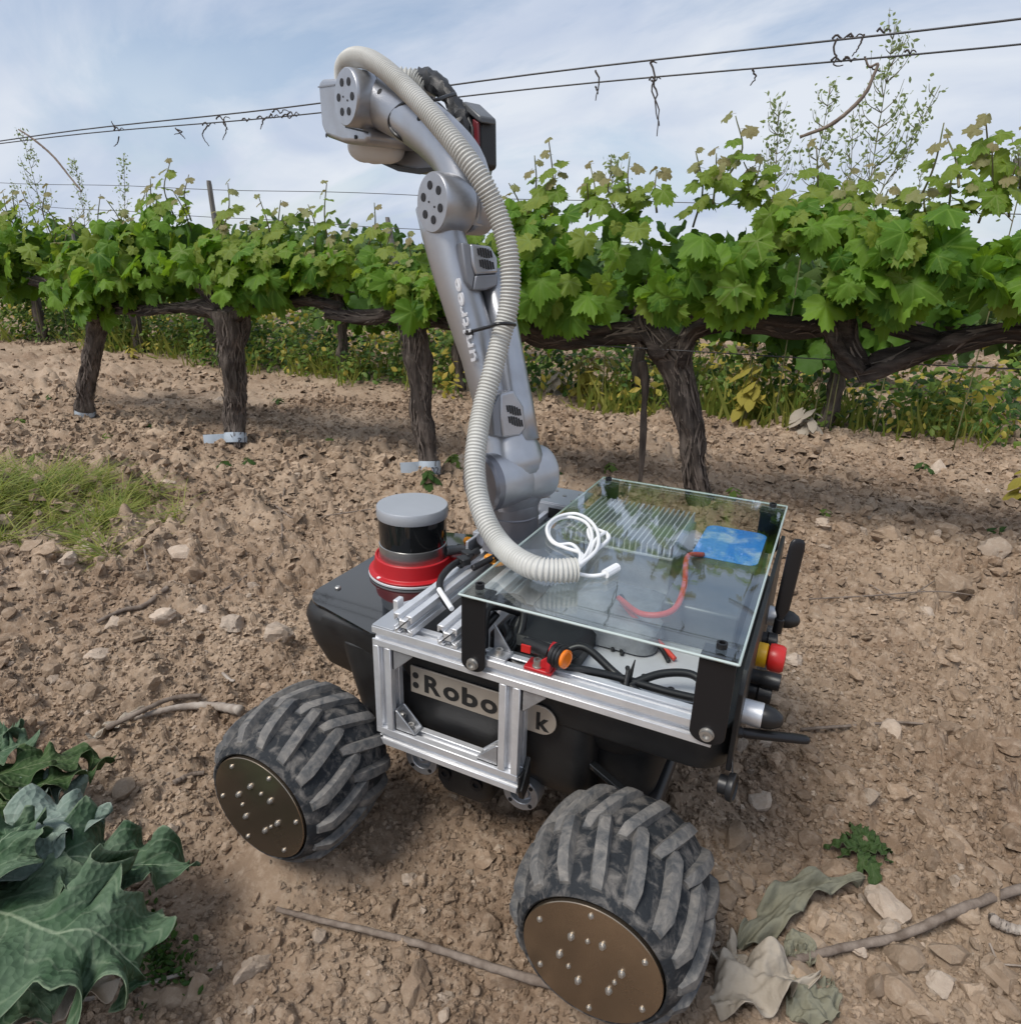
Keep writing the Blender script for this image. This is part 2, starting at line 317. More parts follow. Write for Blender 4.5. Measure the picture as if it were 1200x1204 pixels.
def soil_mat(name, bump=True, c=None):
    m = bpy.data.materials.new(name); m.use_nodes = True
    nt = m.node_tree; N = nt.nodes.new; L = nt.links.new; b = nt.nodes['Principled BSDF']
    b.inputs['Roughness'].default_value = .96; b.inputs['Specular IOR Level'].default_value = .12
    geo = N('ShaderNodeNewGeometry'); pos = geo.outputs['Position']
    c = c or ((.225, .155, .104), (.385, .290, .208), (.52, .42, .325))
    n1 = N('ShaderNodeTexNoise'); n1.inputs['Scale'].default_value = 2.2; n1.inputs['Detail'].default_value = 8; n1.inputs['Roughness'].default_value = .65; L(pos, n1.inputs['Vector'])
    r1 = N('ShaderNodeMapRange'); r1.inputs[1].default_value = .38; r1.inputs[2].default_value = .64; L(n1.outputs[0], r1.inputs[0])
    m1 = N('ShaderNodeMix'); m1.data_type = 'RGBA'; m1.inputs[6].default_value = (*c[0], 1); m1.inputs[7].default_value = (*c[1], 1); L(r1.outputs[0], m1.inputs[0])
    n2 = N('ShaderNodeTexNoise'); n2.inputs['Scale'].default_value = 80; n2.inputs['Detail'].default_value = 9; n2.inputs['Roughness'].default_value = .7; L(pos, n2.inputs['Vector'])
    r2 = N('ShaderNodeMapRange'); r2.inputs[1].default_value = .48; r2.inputs[2].default_value = .78; r2.inputs[4].default_value = .75; L(n2.outputs[0], r2.inputs[0])
    m2 = N('ShaderNodeMix'); m2.data_type = 'RGBA'; m2.inputs[7].default_value = (*c[2], 1); L(m1.outputs[2], m2.inputs[6]); L(r2.outputs[0], m2.inputs[0])
    col = m2.outputs[2]
    ri = N('ShaderNodeHueSaturation'); L(col, ri.inputs['Color'])
    rr = N('ShaderNodeMapRange'); rr.inputs[3].default_value = .78; rr.inputs[4].default_value = 1.28; L(geo.outputs['Random Per Island'], rr.inputs[0])
    if bump is None:
        oi = N('ShaderNodeObjectInfo'); L(oi.outputs['Random'], rr.inputs[0]); rr.inputs[3].default_value = .85; rr.inputs[4].default_value = 1.25
    if not bump: L(rr.outputs[0], ri.inputs['Value'])
    L(ri.outputs[0], b.inputs['Base Color'])
    n3 = N('ShaderNodeTexNoise'); n3.inputs['Scale'].default_value = 170; n3.inputs['Detail'].default_value = 10; n3.inputs['Roughness'].default_value = .75; L(pos, n3.inputs['Vector'])
    bp = N('ShaderNodeBump'); bp.inputs['Strength'].default_value = 1; bp.inputs['Distance'].default_value = .0034 if bump else .0036; L(n3.outputs[0], bp.inputs['Height']); L(bp.outputs[0], b.inputs['Normal'])
    return m
M['soil'] = soil_mat('tilled_soil')
M['clod'] = soil_mat('soil_clod', False)
M['clod_one'] = soil_mat('single_clod', None)
M['stone'] = soil_mat('pale_stone', None, ((.38, .295, .225), (.48, .39, .31), (.58, .50, .41)))

M['gravel'] = soil_mat('pale_gravel', False, ((.36, .28, .21), (.46, .37, .29), (.56, .48, .39)))
def glass_mat():
    m = bpy.data.materials.new('acrylic'); m.use_nodes = True
    nt = m.node_tree; nt.nodes.clear(); N = nt.nodes.new; L = nt.links.new
    out = N('ShaderNodeOutputMaterial'); t = N('ShaderNodeBsdfTransparent'); t.inputs[0].default_value = (.93, .965, .955, 1)
    g = N('ShaderNodeBsdfGlossy'); g.inputs['Roughness'].default_value = .012; g.inputs[0].default_value = (1, 1, 1, 1)
    f = N('ShaderNodeFresnel'); gm = N('ShaderNodeNewGeometry'); im = N('ShaderNodeMapRange'); im.inputs[3].default_value = 1.95; im.inputs[4].default_value = 1/1.95
    L(gm.outputs['Backfacing'], im.inputs[0]); L(im.outputs[0], f.inputs[0])
    ms = N('ShaderNodeMixShader'); L(f.outputs[0], ms.inputs[0]); L(t.outputs[0], ms.inputs[1]); L(g.outputs[0], ms.inputs[2]); L(ms.outputs[0], out.inputs[0])
    return m
M['acrylic'] = glass_mat()
M['acrylic_edge'] = mat('acrylic_edge', (.66, .74, .72), .3, trans=.3)

# ------------------------------------------------------------------ mesh builder
def nrm(v):
    v = np.asarray(v, float); return v/(np.linalg.norm(v)+1e-12)
def frame(axis, hint=None):
    a = nrm(axis); h = np.array(hint if hint is not None else ([0, 0, 1] if abs(a[2]) < .9 else [1, 0, 0]), float)
    x = nrm(np.cross(h, a)); y = np.cross(a, x); return x, y, a

class MB:
    def __init__(s): s.v = []; s.f = []; s.m = []; s.n = 0
    def add(s, V, F, mi=0):
        o = s.n; V = [tuple(map(float, q)) for q in V]
        s.v += V; s.f += [tuple(i+o for i in q) for q in F]; s.m += [mi]*len(F); s.n += len(V); return s
    def box(s, c, size, R=None, mi=0):
        c = np.asarray(c, float); h = np.asarray(size, float)/2
        X = np.eye(3) if R is None else np.asarray(R, float)
        V = [c+X[0]*h[0]*i+X[1]*h[1]*j+X[2]*h[2]*k for i in (-1, 1) for j in (-1, 1) for k in (-1, 1)]
        return s.add(V, [(0, 1, 3, 2), (4, 6, 7, 5), (0, 4, 5, 1), (2, 3, 7, 6), (0, 2, 6, 4), (1, 5, 7, 3)], mi)
    def lathe(s, o, axis, prof, n=32, mi=0, caps=(True, True), a0=0.0):
        x, y, a = frame(axis); o = np.asarray(o, float); V = []; F = []
        for r, h in prof:
            for k in range(n):
                t = a0+2*math.pi*k/n; V.append(o+a*h+(x*math.cos(t)+y*math.sin(t))*r)
        for i in range(len(prof)-1):
            for k in range(n):
                F.append((i*n+k, i*n+(k+1) % n, (i+1)*n+(k+1) % n, (i+1)*n+k))
        if caps[0]: F.append(tuple(range(n-1, -1, -1)))
        if caps[1]: F.append(tuple((len(prof)-1)*n+k for k in range(n)))
        return s.add(V, F, mi)
    def cyl(s, p0, p1, r0, r1=None, n=20, mi=0):
        p0 = np.asarray(p0, float); p1 = np.asarray(p1, float); d = p1-p0
        return s.lathe(p0, d, [(r0, 0), (r1 if r1 is not None else r0, np.linalg.norm(d))], n, mi)
    def tube(s, P, R, n=8, mi=0, caps=True):
        P = np.asarray(P, float); k = len(P); R = np.full(k, R) if np.isscalar(R) else np.asarray(R, float)
        T = np.gradient(P, axis=0); T /= (np.linalg.norm(T, axis=1)[:, None]+1e-12)
        x, y, _ = frame(T[0]); V = []; F = []
        for i in range(k):
            x = nrm(x-T[i]*np.dot(x, T[i])); y = np.cross(T[i], x)
            for j in range(n):
                t = 2*math.pi*j/n; V.append(P[i]+(x*math.cos(t)+y*math.sin(t))*R[i])
        for i in range(k-1):
            for j in range(n): F.append((i*n+j, i*n+(j+1) % n, (i+1)*n+(j+1) % n, (i+1)*n+j))
        if caps: F.append(tuple(range(n-1, -1, -1))); F.append(tuple((k-1)*n+j for j in range(n)))
        return s.add(V, F, mi)
    def prism(s, poly, o, ux, uy, dv, mi=0):
        o = np.asarray(o, float); ux = np.asarray(ux, float); uy = np.asarray(uy, float); dv = np.asarray(dv, float); n = len(poly)
        V = [o+ux*a+uy*b for a, b in poly]+[o+ux*a+uy*b+dv for a, b in poly]
        F = [tuple(range(n-1, -1, -1)), tuple(range(n, 2*n))]+[(i, (i+1) % n, n+(i+1) % n, n+i) for i in range(n)]
        return s.add(V, F, mi)
    def poly3(s, P, dv, mi=0):
        P = [np.asarray(q, float) for q in P]; dv = np.asarray(dv, float); n = len(P)
        return s.add(P+[q+dv for q in P], [tuple(range(n-1, -1, -1)), tuple(range(n, 2*n))]+[(i, (i+1) % n, n+(i+1) % n, n+i) for i in range(n)], mi)
    def loft(s, rings, mi=0, caps=True):
        n = len(rings[0]); V = [q for r in rings for q in r]; F = []
        for i in range(len(rings)-1):
            for k in range(n): F.append((i*n+k, i*n+(k+1) % n, (i+1)*n+(k+1) % n, (i+1)*n+k))
        if caps: F.append(tuple(range(n-1, -1, -1))); F.append(tuple((len(rings)-1)*n+k for k in range(n)))
        return s.add(V, F, mi)
    def build(s, name, mats, parent=None, bevel=0, sharp=35, segs=2, sub=0):
        me = bpy.data.meshes.new(name); me.from_pydata(s.v, [], s.f)
        mats = mats if isinstance(mats, (list, tuple)) else [mats]
        for q in mats: me.materials.append(q)
        if len(mats) > 1: me.polygons.foreach_set('material_index', s.m)
        bm = bmesh.new(); bm.from_mesh(me); bmesh.ops.recalc_face_normals(bm, faces=bm.faces[:]); bm.to_mesh(me); bm.free()
        me.shade_smooth()
        if sharp: me.set_sharp_from_angle(angle=math.radians(sharp))
        o = bpy.data.objects.new(name, me); COL.objects.link(o)
        if parent is not None: o.parent = parent
        if sub:
            md = o.modifiers.new('sub', 'SUBSURF'); md.levels = sub; md.render_levels = sub
        if bevel:
            md = o.modifiers.new('bev', 'BEVEL'); md.width = bevel; md.segments = segs; md.limit_method = 'ANGLE'; md.angle_limit = math.radians(38); md.harden_normals = False
        return o

def big_mesh(name, V, F, mats, parent=None, smooth=False, mi=None):
    V = np.asarray(V, np.float32); F = np.asarray(F, np.int32); k = F.shape[1]
    me = bpy.data.meshes.new(name)
    me.vertices.add(len(V)); me.vertices.foreach_set('co', V.ravel())
    me.loops.add(F.size); me.loops.foreach_set('vertex_index', F.ravel())
    me.polygons.add(len(F)); me.polygons.foreach_set('loop_start', np.arange(0, F.size, k, dtype=np.int32))
    try: me.polygons.foreach_set('loop_total', np.full(len(F), k, np.int32))
    except Exception: pass
    mats = mats if isinstance(mats, (list, tuple)) else [mats]
    for q in mats: me.materials.append(q)
    if mi is not None: me.polygons.foreach_set('material_index', np.asarray(mi, np.int32))
    me.polygons.foreach_set('use_smooth', np.full(len(F), smooth, bool))
    me.update(calc_edges=True); me.validate()
    o = bpy.data.objects.new(name, me); COL.objects.link(o)
    if parent is not None: o.parent = parent
    return o
def empty(name, loc=(0, 0, 0)):
    o = bpy.data.objects.new(name, None); COL.objects.link(o); o.location = tuple(map(float, loc)); o.empty_display_size = .05; return o
def tag(o, label=None, cat=None, group=None, kind=None):
    if label: o['label'] = label
    if cat: o['category'] = cat
    if group: o['group'] = group
    if kind: o['kind'] = kind
    return o
def inst(src, parent, mx, name=None):
    o = bpy.data.objects.new(name or src.name, src) if isinstance(src, bpy.types.Mesh) else src.copy()
    COL.objects.link(o); o.parent = parent
    o.matrix_local = mx
    return o
def spline(P, n):
    P = np.asarray(P, float)
    if len(P) < 3:
        t = np.linspace(0, 1, n)[:, None]; return P[0]*(1-t)+P[-1]*t
    d = np.r_[0, np.cumsum(np.linalg.norm(np.diff(P[:, :3], axis=0), axis=1)**.5)]
    Q = np.vstack([2*P[0]-P[1], P, 2*P[-1]-P[-2]])
    out = []
    for q in np.linspace(0, d[-1], n):
        i = min(np.searchsorted(d, q, side='right')-1, len(P)-2); t = (q-d[i])/(d[i+1]-d[i]+1e-12)
        a, b, c, e = Q[i], Q[i+1], Q[i+2], Q[i+3]
        out.append(.5*((2*b)+(c-a)*t+(2*a-5*b+4*c-e)*t*t+(3*b-a-3*c+e)*t**3))
    return np.array(out)
def text_mesh(name, txt, o, ux, uy, width, height, depth, material, parent, bold=0.0, spacing=1.0):
    c = bpy.data.curves.new(name, 'FONT'); c.body = txt; c.size = 1; c.extrude = .02; c.offset = bold; c.resolution_u = 4; c.space_character = spacing
    t = bpy.data.objects.new(name+'_tmp', c); COL.objects.link(t)
    dg = bpy.context.evaluated_depsgraph_get(); me = bpy.data.meshes.new_from_object(t.evaluated_get(dg))
    COL.objects.unlink(t); bpy.data.objects.remove(t); bpy.data.curves.remove(c)
    co = np.empty(len(me.vertices)*3); me.vertices.foreach_get('co', co); co = co.reshape(-1, 3)
    lo, hi = co.min(0), co.max(0); q = (co-lo)/(hi-lo+1e-9)
    ux = np.asarray(ux, float); uy = np.asarray(uy, float); uz = np.cross(ux, uy); o = np.asarray(o, float)
    P = o+np.outer(q[:, 0]*width, ux)+np.outer(q[:, 1]*height, uy)+np.outer(q[:, 2]*depth, uz)
    me.vertices.foreach_set('co', P.ravel()); me.materials.clear(); me.materials.append(material); me.update(); me.name = name
    ob = bpy.data.objects.new(name, me); COL.objects.link(ob); ob.parent = parent; return ob

# ================================================================== GROUND
def build_ground():
    r = np.r_[np.array([.0005, .1, .2]), np.geomspace(.3, 3.6, 460), np.geomspace(3.625, 9, 110), np.geomspace(9.3, 900, 44)]
    va = np.linspace(-57, 57, 640); oa = np.linspace(60, 300, 56)
    a = np.radians(np.r_[va, oa])+YAW
    R, A = np.meshgrid(r, a, indexing='ij')
    x = CAM[0]+R*np.cos(A); y = CAM[1]+R*np.sin(A)
    z = H(x.ravel(), y.ravel())
    farr = np.hypot(x.ravel()-CAM[0], y.ravel()-CAM[1])
    z = z*np.clip(1-(farr-20)/40, 0, 1)
    V = np.c_[x.ravel(), y.ravel(), z]
    nr, na = R.shape
    i = np.arange(nr-1)[:, None]*na; j = np.arange(na)[None, :]; j2 = (j+1) % na
    F = np.stack([i+j, i+na+j, i+na+j2, i+j2], -1).reshape(-1, 4)
    o = big_mesh('ground', V, F, M['soil'], smooth=True); tag(o, kind='structure')
    fc = np.repeat(R[:-1, :1] > 1.9, na, 1).ravel(); o.data.polygons.foreach_set('use_smooth', fc); o.data.update(); return o
build_ground()

# ------------------------------------------------------------------ clods and stones
def ico(sub=1):
    bm = bmesh.new(); bmesh.ops.create_icosphere(bm, subdivisions=sub, radius=1)
    V = np.array([v.co[:] for v in bm.verts]); F = np.array([[v.index for v in f.verts] for f in bm.faces]); bm.free(); return V, F
def rock_shape(sub, seed, amp=.35, planes=5):
    V, F = ico(sub); g = np.random.default_rng(seed)
    for _ in range(planes):
        n = nrm(g.normal(size=3)); d = g.uniform(.5, .85); k = V@n
        V = V-np.outer(np.clip(k-d, 0, None), n)
    for s, a in ((1.3, amp), (2.9, amp*.6), (6, amp*.42)):
        o = g.uniform(0, 50, 3); w = np.zeros(len(V))
        for i in range(3): w += vnoise(V[:, i]*s+o[i], V[:, (i+1) % 3]*s+o[(i+1) % 3], seed+i)
        V = V*(1+a*w[:, None]*.7)
    return V, F
def scatter_mesh(name, shapes, pts, sizes, squash, material, sink=.25):
    Vs = []; Fs = []; off = 0
    for si, (V0, F0) in enumerate(shapes):
        idx = np.arange(len(pts))[si::len(shapes)]
        if len(idx) == 0: continue
        k = len(idx); ang = rng.uniform(0, 6.283, k); til = rng.normal(0, .5, (k, 2))
        c, s_ = np.cos(ang), np.sin(ang)
        sc = sizes[idx][:, None]*np.c_[np.ones(k), rng.uniform(.6, 1, k), squash*rng.uniform(.7, 1.2, k)]
        P = V0[None]*sc[:, None, :]
        ct, st = np.cos(til[:, 0])[:, None], np.sin(til[:, 0])[:, None]
        y = P[:, :, 1]*ct-P[:, :, 2]*st; z = P[:, :, 1]*st+P[:, :, 2]*ct
        x = P[:, :, 0]; X = x*c[:, None]-y*s_[:, None]; Y = x*s_[:, None]+y*c[:, None]
        Q = np.stack([X+pts[idx, 0][:, None], Y+pts[idx, 1][:, None], z+(pts[idx, 2]+sizes[idx]*squash*(1-2*sink)*.6)[:, None]], -1)
        Vs.append(Q.reshape(-1, 3)); Fs.append((F0[None]+(np.arange(k)*len(V0))[:, None, None]+off).reshape(-1, 3)); off += k*len(V0)
    return big_mesh(name, np.vstack(Vs), np.vstack(Fs), material, smooth=False)
def view_points(n, dmin, dmax, power=1.0, amax=55):
    t = rng.uniform(0, 1, n)
    d = (dmin**power+(dmax**power-dmin**power)*t)**(1/power)
    a = YAW+np.radians(rng.uniform(-amax, amax, n))
    x = CAM[0]+d*np.cos(a); y = CAM[1]+d*np.sin(a)
    return x, y
def chip(seed):
    g = np.random.default_rng(seed); n = 5; t = np.arange(n)*2*math.pi/n+g.uniform(0, .6, n)
    V = [(math.cos(k)*g.uniform(.75, 1.15), math.sin(k)*g.uniform(.75, 1.15), g.uniform(-.6, -.3)) for k in t]+[(math.cos(k+.3)*g.uniform(.4, .85), math.sin(k+.3)*g.uniform(.4, .85), g.uniform(.35, .95)) for k in t]
    F = []
    for i in range(n): F += [(i, (i+1) % n, n+(i+1) % n), (i, n+(i+1) % n, n+i)]
    F += [(n, n+1, n+2), (n, n+2, n+3), (n, n+3, n+4)]
    return np.array(V), np.array(F)
def crumbs():
    sh = [chip(100+i) for i in range(12)]
    x, y = view_points(58000, .33, 3.6, 1.3)
    x2, y2 = view_points(34000, .33, 1.4, 1.1); x = np.r_[x, x2]; y = np.r_[y, y2]
    dens = vnoise(x*3, y*3, 71)+.6*vnoise(x*9, y*9, 72)
    k = dens > -.46+rng.uniform(-.2, .2, len(x)); x = x[k]; y = y[k]
    d = np.hypot(x-CAM[0], y-CAM[1])
    s = (.0017+.0050*rng.uniform(0, 1, len(x))**3)*np.clip(.7+d*.4, .8, 1.9)
    o = scatter_mesh('soil_crumbs', sh, np.c_[x, y, H(x, y)], s, .8, M['clod'], sink=.15); tag(o, kind='stuff', label='loose brown soil crumbs over the tilled ground')
    sh2 = [rock_shape(2, 200+i, .5, 5) for i in range(7)]
    x, y = view_points(7600, .36, 4.0, 1.25)
    k = vnoise(x*2.2, y*2.2, 81)+rng.uniform(-.2, .2, len(x)) > -.12; x = x[k]; y = y[k]
    k = np.ones(len(x), bool)
    for wx, wy in WHEELS: k &= np.hypot(x-wx, (y-wy)*.9) > .095
    x = x[k]; y = y[k]
    s = .005+.017*rng.uniform(0, 1, len(x))**2.6
    o = scatter_mesh('small_clods', sh2, np.c_[x, y, H(x, y)], s, .75, M['clod'], sink=.36); tag(o, kind='stuff', label='small lumps of dry soil over the tilled ground')
    x, y = view_points(32000, 1.15, 7.5, 1.3, 46); k = vnoise(x*2.4, y*4, 83)+rng.uniform(-.25, .25, len(x)) > -.1; x = x[k]; y = y[k]
    s = (.006+.022*rng.uniform(0, 1, len(x))**3)*np.clip((np.hypot(x-CAM[0], y-CAM[1])-.7)/1.6, .35, 1)
    o = scatter_mesh('far_clods', sh, np.c_[x, y, H(x, y)], s, .8, M['clod'], sink=.15); tag(o, kind='stuff', label='lumpy clods on the far tilled soil under the vines')
    sh3 = [chip(300+i) for i in range(8)]
    x, y = view_points(2000, .4, 4.0, 1.1)
    s = .003+.006*rng.uniform(0, 1, len(x))**2.5
    o = scatter_mesh('pale_gravel', sh3, np.c_[x, y, H(x, y)], s, .7, M['gravel']); tag(o, kind='stuff', label='pale gravel scattered in the tilled soil')
crumbs()

ROCK = []
for i in range(14):
    V, F = rock_shape(3 if i < 9 else 2, 400+i, .42, 7)
    me = bpy.data.meshes.new('rock'); me.from_pydata(V.tolist(), [], F.tolist()); me.shade_smooth(); me.set_sharp_from_angle(angle=math.radians(17)); ROCK.append(me)
def put_rock(name, p, size, squash, material, ang, tilt, mi, wide=.75):
    key = (mi, material.name)
    me = _rm.get(key)
    if me is None:
        me = ROCK[mi].copy(); me.materials.append(material); _rm[key] = me
    o = bpy.data.objects.new(name, me); COL.objects.link(o)
    o.location = (p[0], p[1], p[2]+size*squash*.12); o.rotation_euler = (tilt, tilt*.6, ang); o.scale = (size, size*wide, size*squash); return o
_rm = {}
# stones one can point at: (px, py, width in px, squash, label)
BIG = [(1166, 655, 46, .8, 'large pale limestone chunk at the right, beyond the antenna'), (965, 626, 26, .5, 'flat pale stone on soil just behind the acrylic corner'),
       (934, 778, 26, .8, 'pale stone on soil right of the red emergency button'), (329, 766, 40, .75, 'pinkish angular stone left of the black nose'),
       (134, 737, 28, .8, 'round pale stone between two dry twigs'), (191, 726, 26, .75, 'pale stone beside a grey twig end, right of a similar one'),
       (62, 801, 24, .7, 'lone pale pebble on smooth crust'), (297, 693, 22, .75, 'pale cream pebble in front of the curved thin twig'),
       (298, 1140, 48, .8, 'big cracked clod with pale face behind the long broken twig'), (1052, 940, 32, .6, 'flat grey brown stone right of the hanging cap'),
       (1085, 720, 26, .7, 'pale stone below the large limestone chunk'), (1046, 632, 36, .7, 'earthy boulder stone in the right middle soil'),
       (1106, 1160, 36, .5, 'flat pale shard at the lower right near the stick'), (1130, 993, 40, .5, 'whitish flat stone right of the dandelion'),
       (1040, 1075, 52, .5, 'flat buff slab just below the dandelion'), (975, 920, 30, .9, 'rounded clod near the bent paddle antenna'),
       (187, 515, 30, .8, 'rounded earth boulder between two vine trunks at the left'), (458, 1068, 34, .6, 'flat clod in front of the front wheel'),
       (240, 720, 22, .6, 'thin pale stone by the broken crust'), (272, 738, 40, .7, 'earthy stone left of the pinkish angular stone'),
       (1010, 1120, 24, .6, 'small triangular pale shard under the long stick'), (868, 880, 26, 1.0, 'upright pale clod behind the hanging black cap')]
taken = []
for i, (u, v, w, sq, lb) in enumerate(BIG):
    p = gpt(u, v); d = np.dot(p-CAM, CF); s = w/FPX*d*.5
    o = put_rock('stone', p, s, sq, M['stone'] if ('pale' in lb or 'white' in lb or 'pink' in lb or 'buff' in lb) else M['clod_one'], rng.uniform(0, 6), rng.normal(0, .15), i % 9, rng.uniform(.7, .95))
    tag(o, lb, 'stone', 'stones and clods on the soil'); taken.append(p)
def many_clods():
    n = 0; tries = 0
    while n < 270 and tries < 6000:
        tries += 1
        u = rng.uniform(0, 1200); v = 470+rng.uniform(0, 1)**.85*730
        if 230 < u < 860 and 560 < v < 1210 and not (v > 980 and u < 600): 
            if not (v > 1010 and 420 < u < 590): continue
        if u < 230 and v > 860: continue
        p = gpt(u, v); d = np.dot(p-CAM, CF)
        cl = vnoise(np.array([p[0]*2.0]), np.array([p[1]*2.0]), 91)[0]
        if cl+rng.uniform(-.3, .3) < -.05: continue
        s = (.007+.019*rng.uniform(0, 1)**2.0)*(1 if d < 1.5 else 1.7)
        if s/d*FPX*2 < 9: continue
        if any(np.hypot(p[0]-q[0], p[1]-q[1]) < s*1.5 for q in taken): continue
        if any(np.hypot(p[0]-a, p[1]-b) < .105 for a, b in WHEELS): continue
        taken.append(p); pale = rng.uniform() < .16
        o = put_rock('stone' if pale else 'soil_clod', p, s, rng.uniform(.55, .9), M['stone'] if pale else M['clod_one'], rng.uniform(0, 6.28), rng.normal(0, .3), int(rng.integers(0, 14)), rng.uniform(.6, 1))
        if pale: tag(o, 'small pale stone lying loose on the tilled soil', 'stone', 'loose pale stones on the soil')
        else: tag(o, 'brown crumbly clod lying on the tilled vineyard soil', 'clod', 'brown clods on the tilled soil')
        n += 1
many_clods()
# ================================================================== ROBOT
ROBOT = empty('field_robot')
tag(ROBOT, 'black four-wheeled field robot with silver arm, grey lidar and clear acrylic lid', 'robot')

def rrect(x0, x1, hw0, hw1, r, z, n=7, yc=0.0):
    """rounded outline: rear edge at x0 (half width hw0), front edge at x1 (half width hw1)"""
    pts = []
    cor = [((x1-r, hw1-r), 0), ((x0+r, hw0-r), 90), ((x0+r, -hw0+r), 180), ((x1-r, -hw1+r), 270)]
    for (cx, cy), a in cor:
        for k in range(n):
            t = math.radians(a+90*k/(n-1)); pts.append((cx+r*math.cos(t), cy+r*math.sin(t)+yc, z))
    return pts
# ---- chassis
b = MB()
b.loft([rrect(-.19, .245, .13, .125, .03, .118), rrect(-.19, .292, .135, .135, .035, .134), rrect(-.19, .308, .17, .148, .045, .170), rrect(-.19, .310, .19, .158, .05, .207), rrect(-.19, .305, .19, .156, .05, .220), rrect(-.19, .297, .182, .15, .045, .2265)])
nose = b.build('nose_fairing', M['black'], ROBOT, bevel=.003)
b = MB()
b.loft([rrect(-.262, .115, .165, .165, .03, .190), rrect(-.266, .118, .198, .198, .035, .204), rrect(-.267, .118, .203, .203, .035, .222), rrect(-.266, .118, .2, .2, .03, .2535)])
b.build('body_shell', M['black'], ROBOT, bevel=.003)
b = MB(); b.loft([rrect(-.13, .125, .18, .18, .02, .1), rrect(-.13, .125, .196, .196, .02, .13), rrect(-.13, .125, .196, .196, .02, .21)])
b.build('side_skirt', M['black'], ROBOT, bevel=.002)
b = MB(); b.loft([rrect(-.15, .16, .10, .10, .03, .052), rrect(-.185, .21, .155, .155, .03, .075), rrect(-.21, .24, .16, .16, .03, .195)])
b.build('hull', M['black'], ROBOT, bevel=.003)
for sgn in (1, -1):
    b = MB(); b.poly3([(-.105, .170*sgn, .165), (-.215, .185*sgn, .118), (-.215, .185*sgn, .112), (-.105, .170*sgn, .158)], (0, .01*sgn, 0))
    b.build('skid_strip', M['black_gloss'], ROBOT, bevel=.001)
b = MB(); b.loft([rrect(.120, .299, .176, .151, .042, .2282), rrect(.120, .299, .176, .151, .042, .2312)])
deck = b.build('nose_deck', M['black_gloss'], ROBOT)
for x, y in ((.275, .10), (.277, -.10), (.15, .125), (.15, -.125)):
    q = MB(); q.lathe((x, y, .2312), (0, 0, 1), [(.0042, 0), (.0042, .002), (.003, .0032)], 10); q.build('bolt', M['steel'], deck)
# belly box and motor flanges between the wheels
b = MB(); b.loft([rrect(-.008, .060, .022, .022, .015, .046, yc=.165), rrect(-.012, .064, .026, .026, .012, .062, yc=.165), rrect(-.012, .064, .026, .026, .012, .105, yc=.165)])
bb = b.build('belly_box', M['black'], ROBOT, bevel=.002)
for x in (.005, .048):
    q = MB(); q.lathe((x, .1905, .078), (0, 1, 0), [(.008, 0), (.008, .004), (.004, .004), (.004, .0015)], 14); q.build('bolt', M['black_anod'], bb)
for x, z in ((-.054, .092), (.080, .088)):
    q = MB(); q.lathe((x, .176, z), (0, 1, 0), [(.022, 0), (.022, .02), (.013, .02), (.013, .012), (.009, .012), (.009, .017), (.004, .017), (.004, .008)], 28)
    fl = q.build('motor_flange', M['alu_dull'], ROBOT, bevel=.0008)
    for k in range(4):
        a = math.radians(45+90*k); q = MB(); q.lathe((x+.0175*math.cos(a), .1955, z+.0175*math.sin(a)), (0, 1, 0), [(.0026, 0), (.0026, .0012)], 10); q.build('bolt', M['hole'], fl)
b = MB(); b.box((-.054, .165, .12), (.03, .03, .06)); b.box((.08, .165, .115), (.03, .03, .05)); b.build('flange_bracket', M['alu_dull'], ROBOT, bevel=.002)

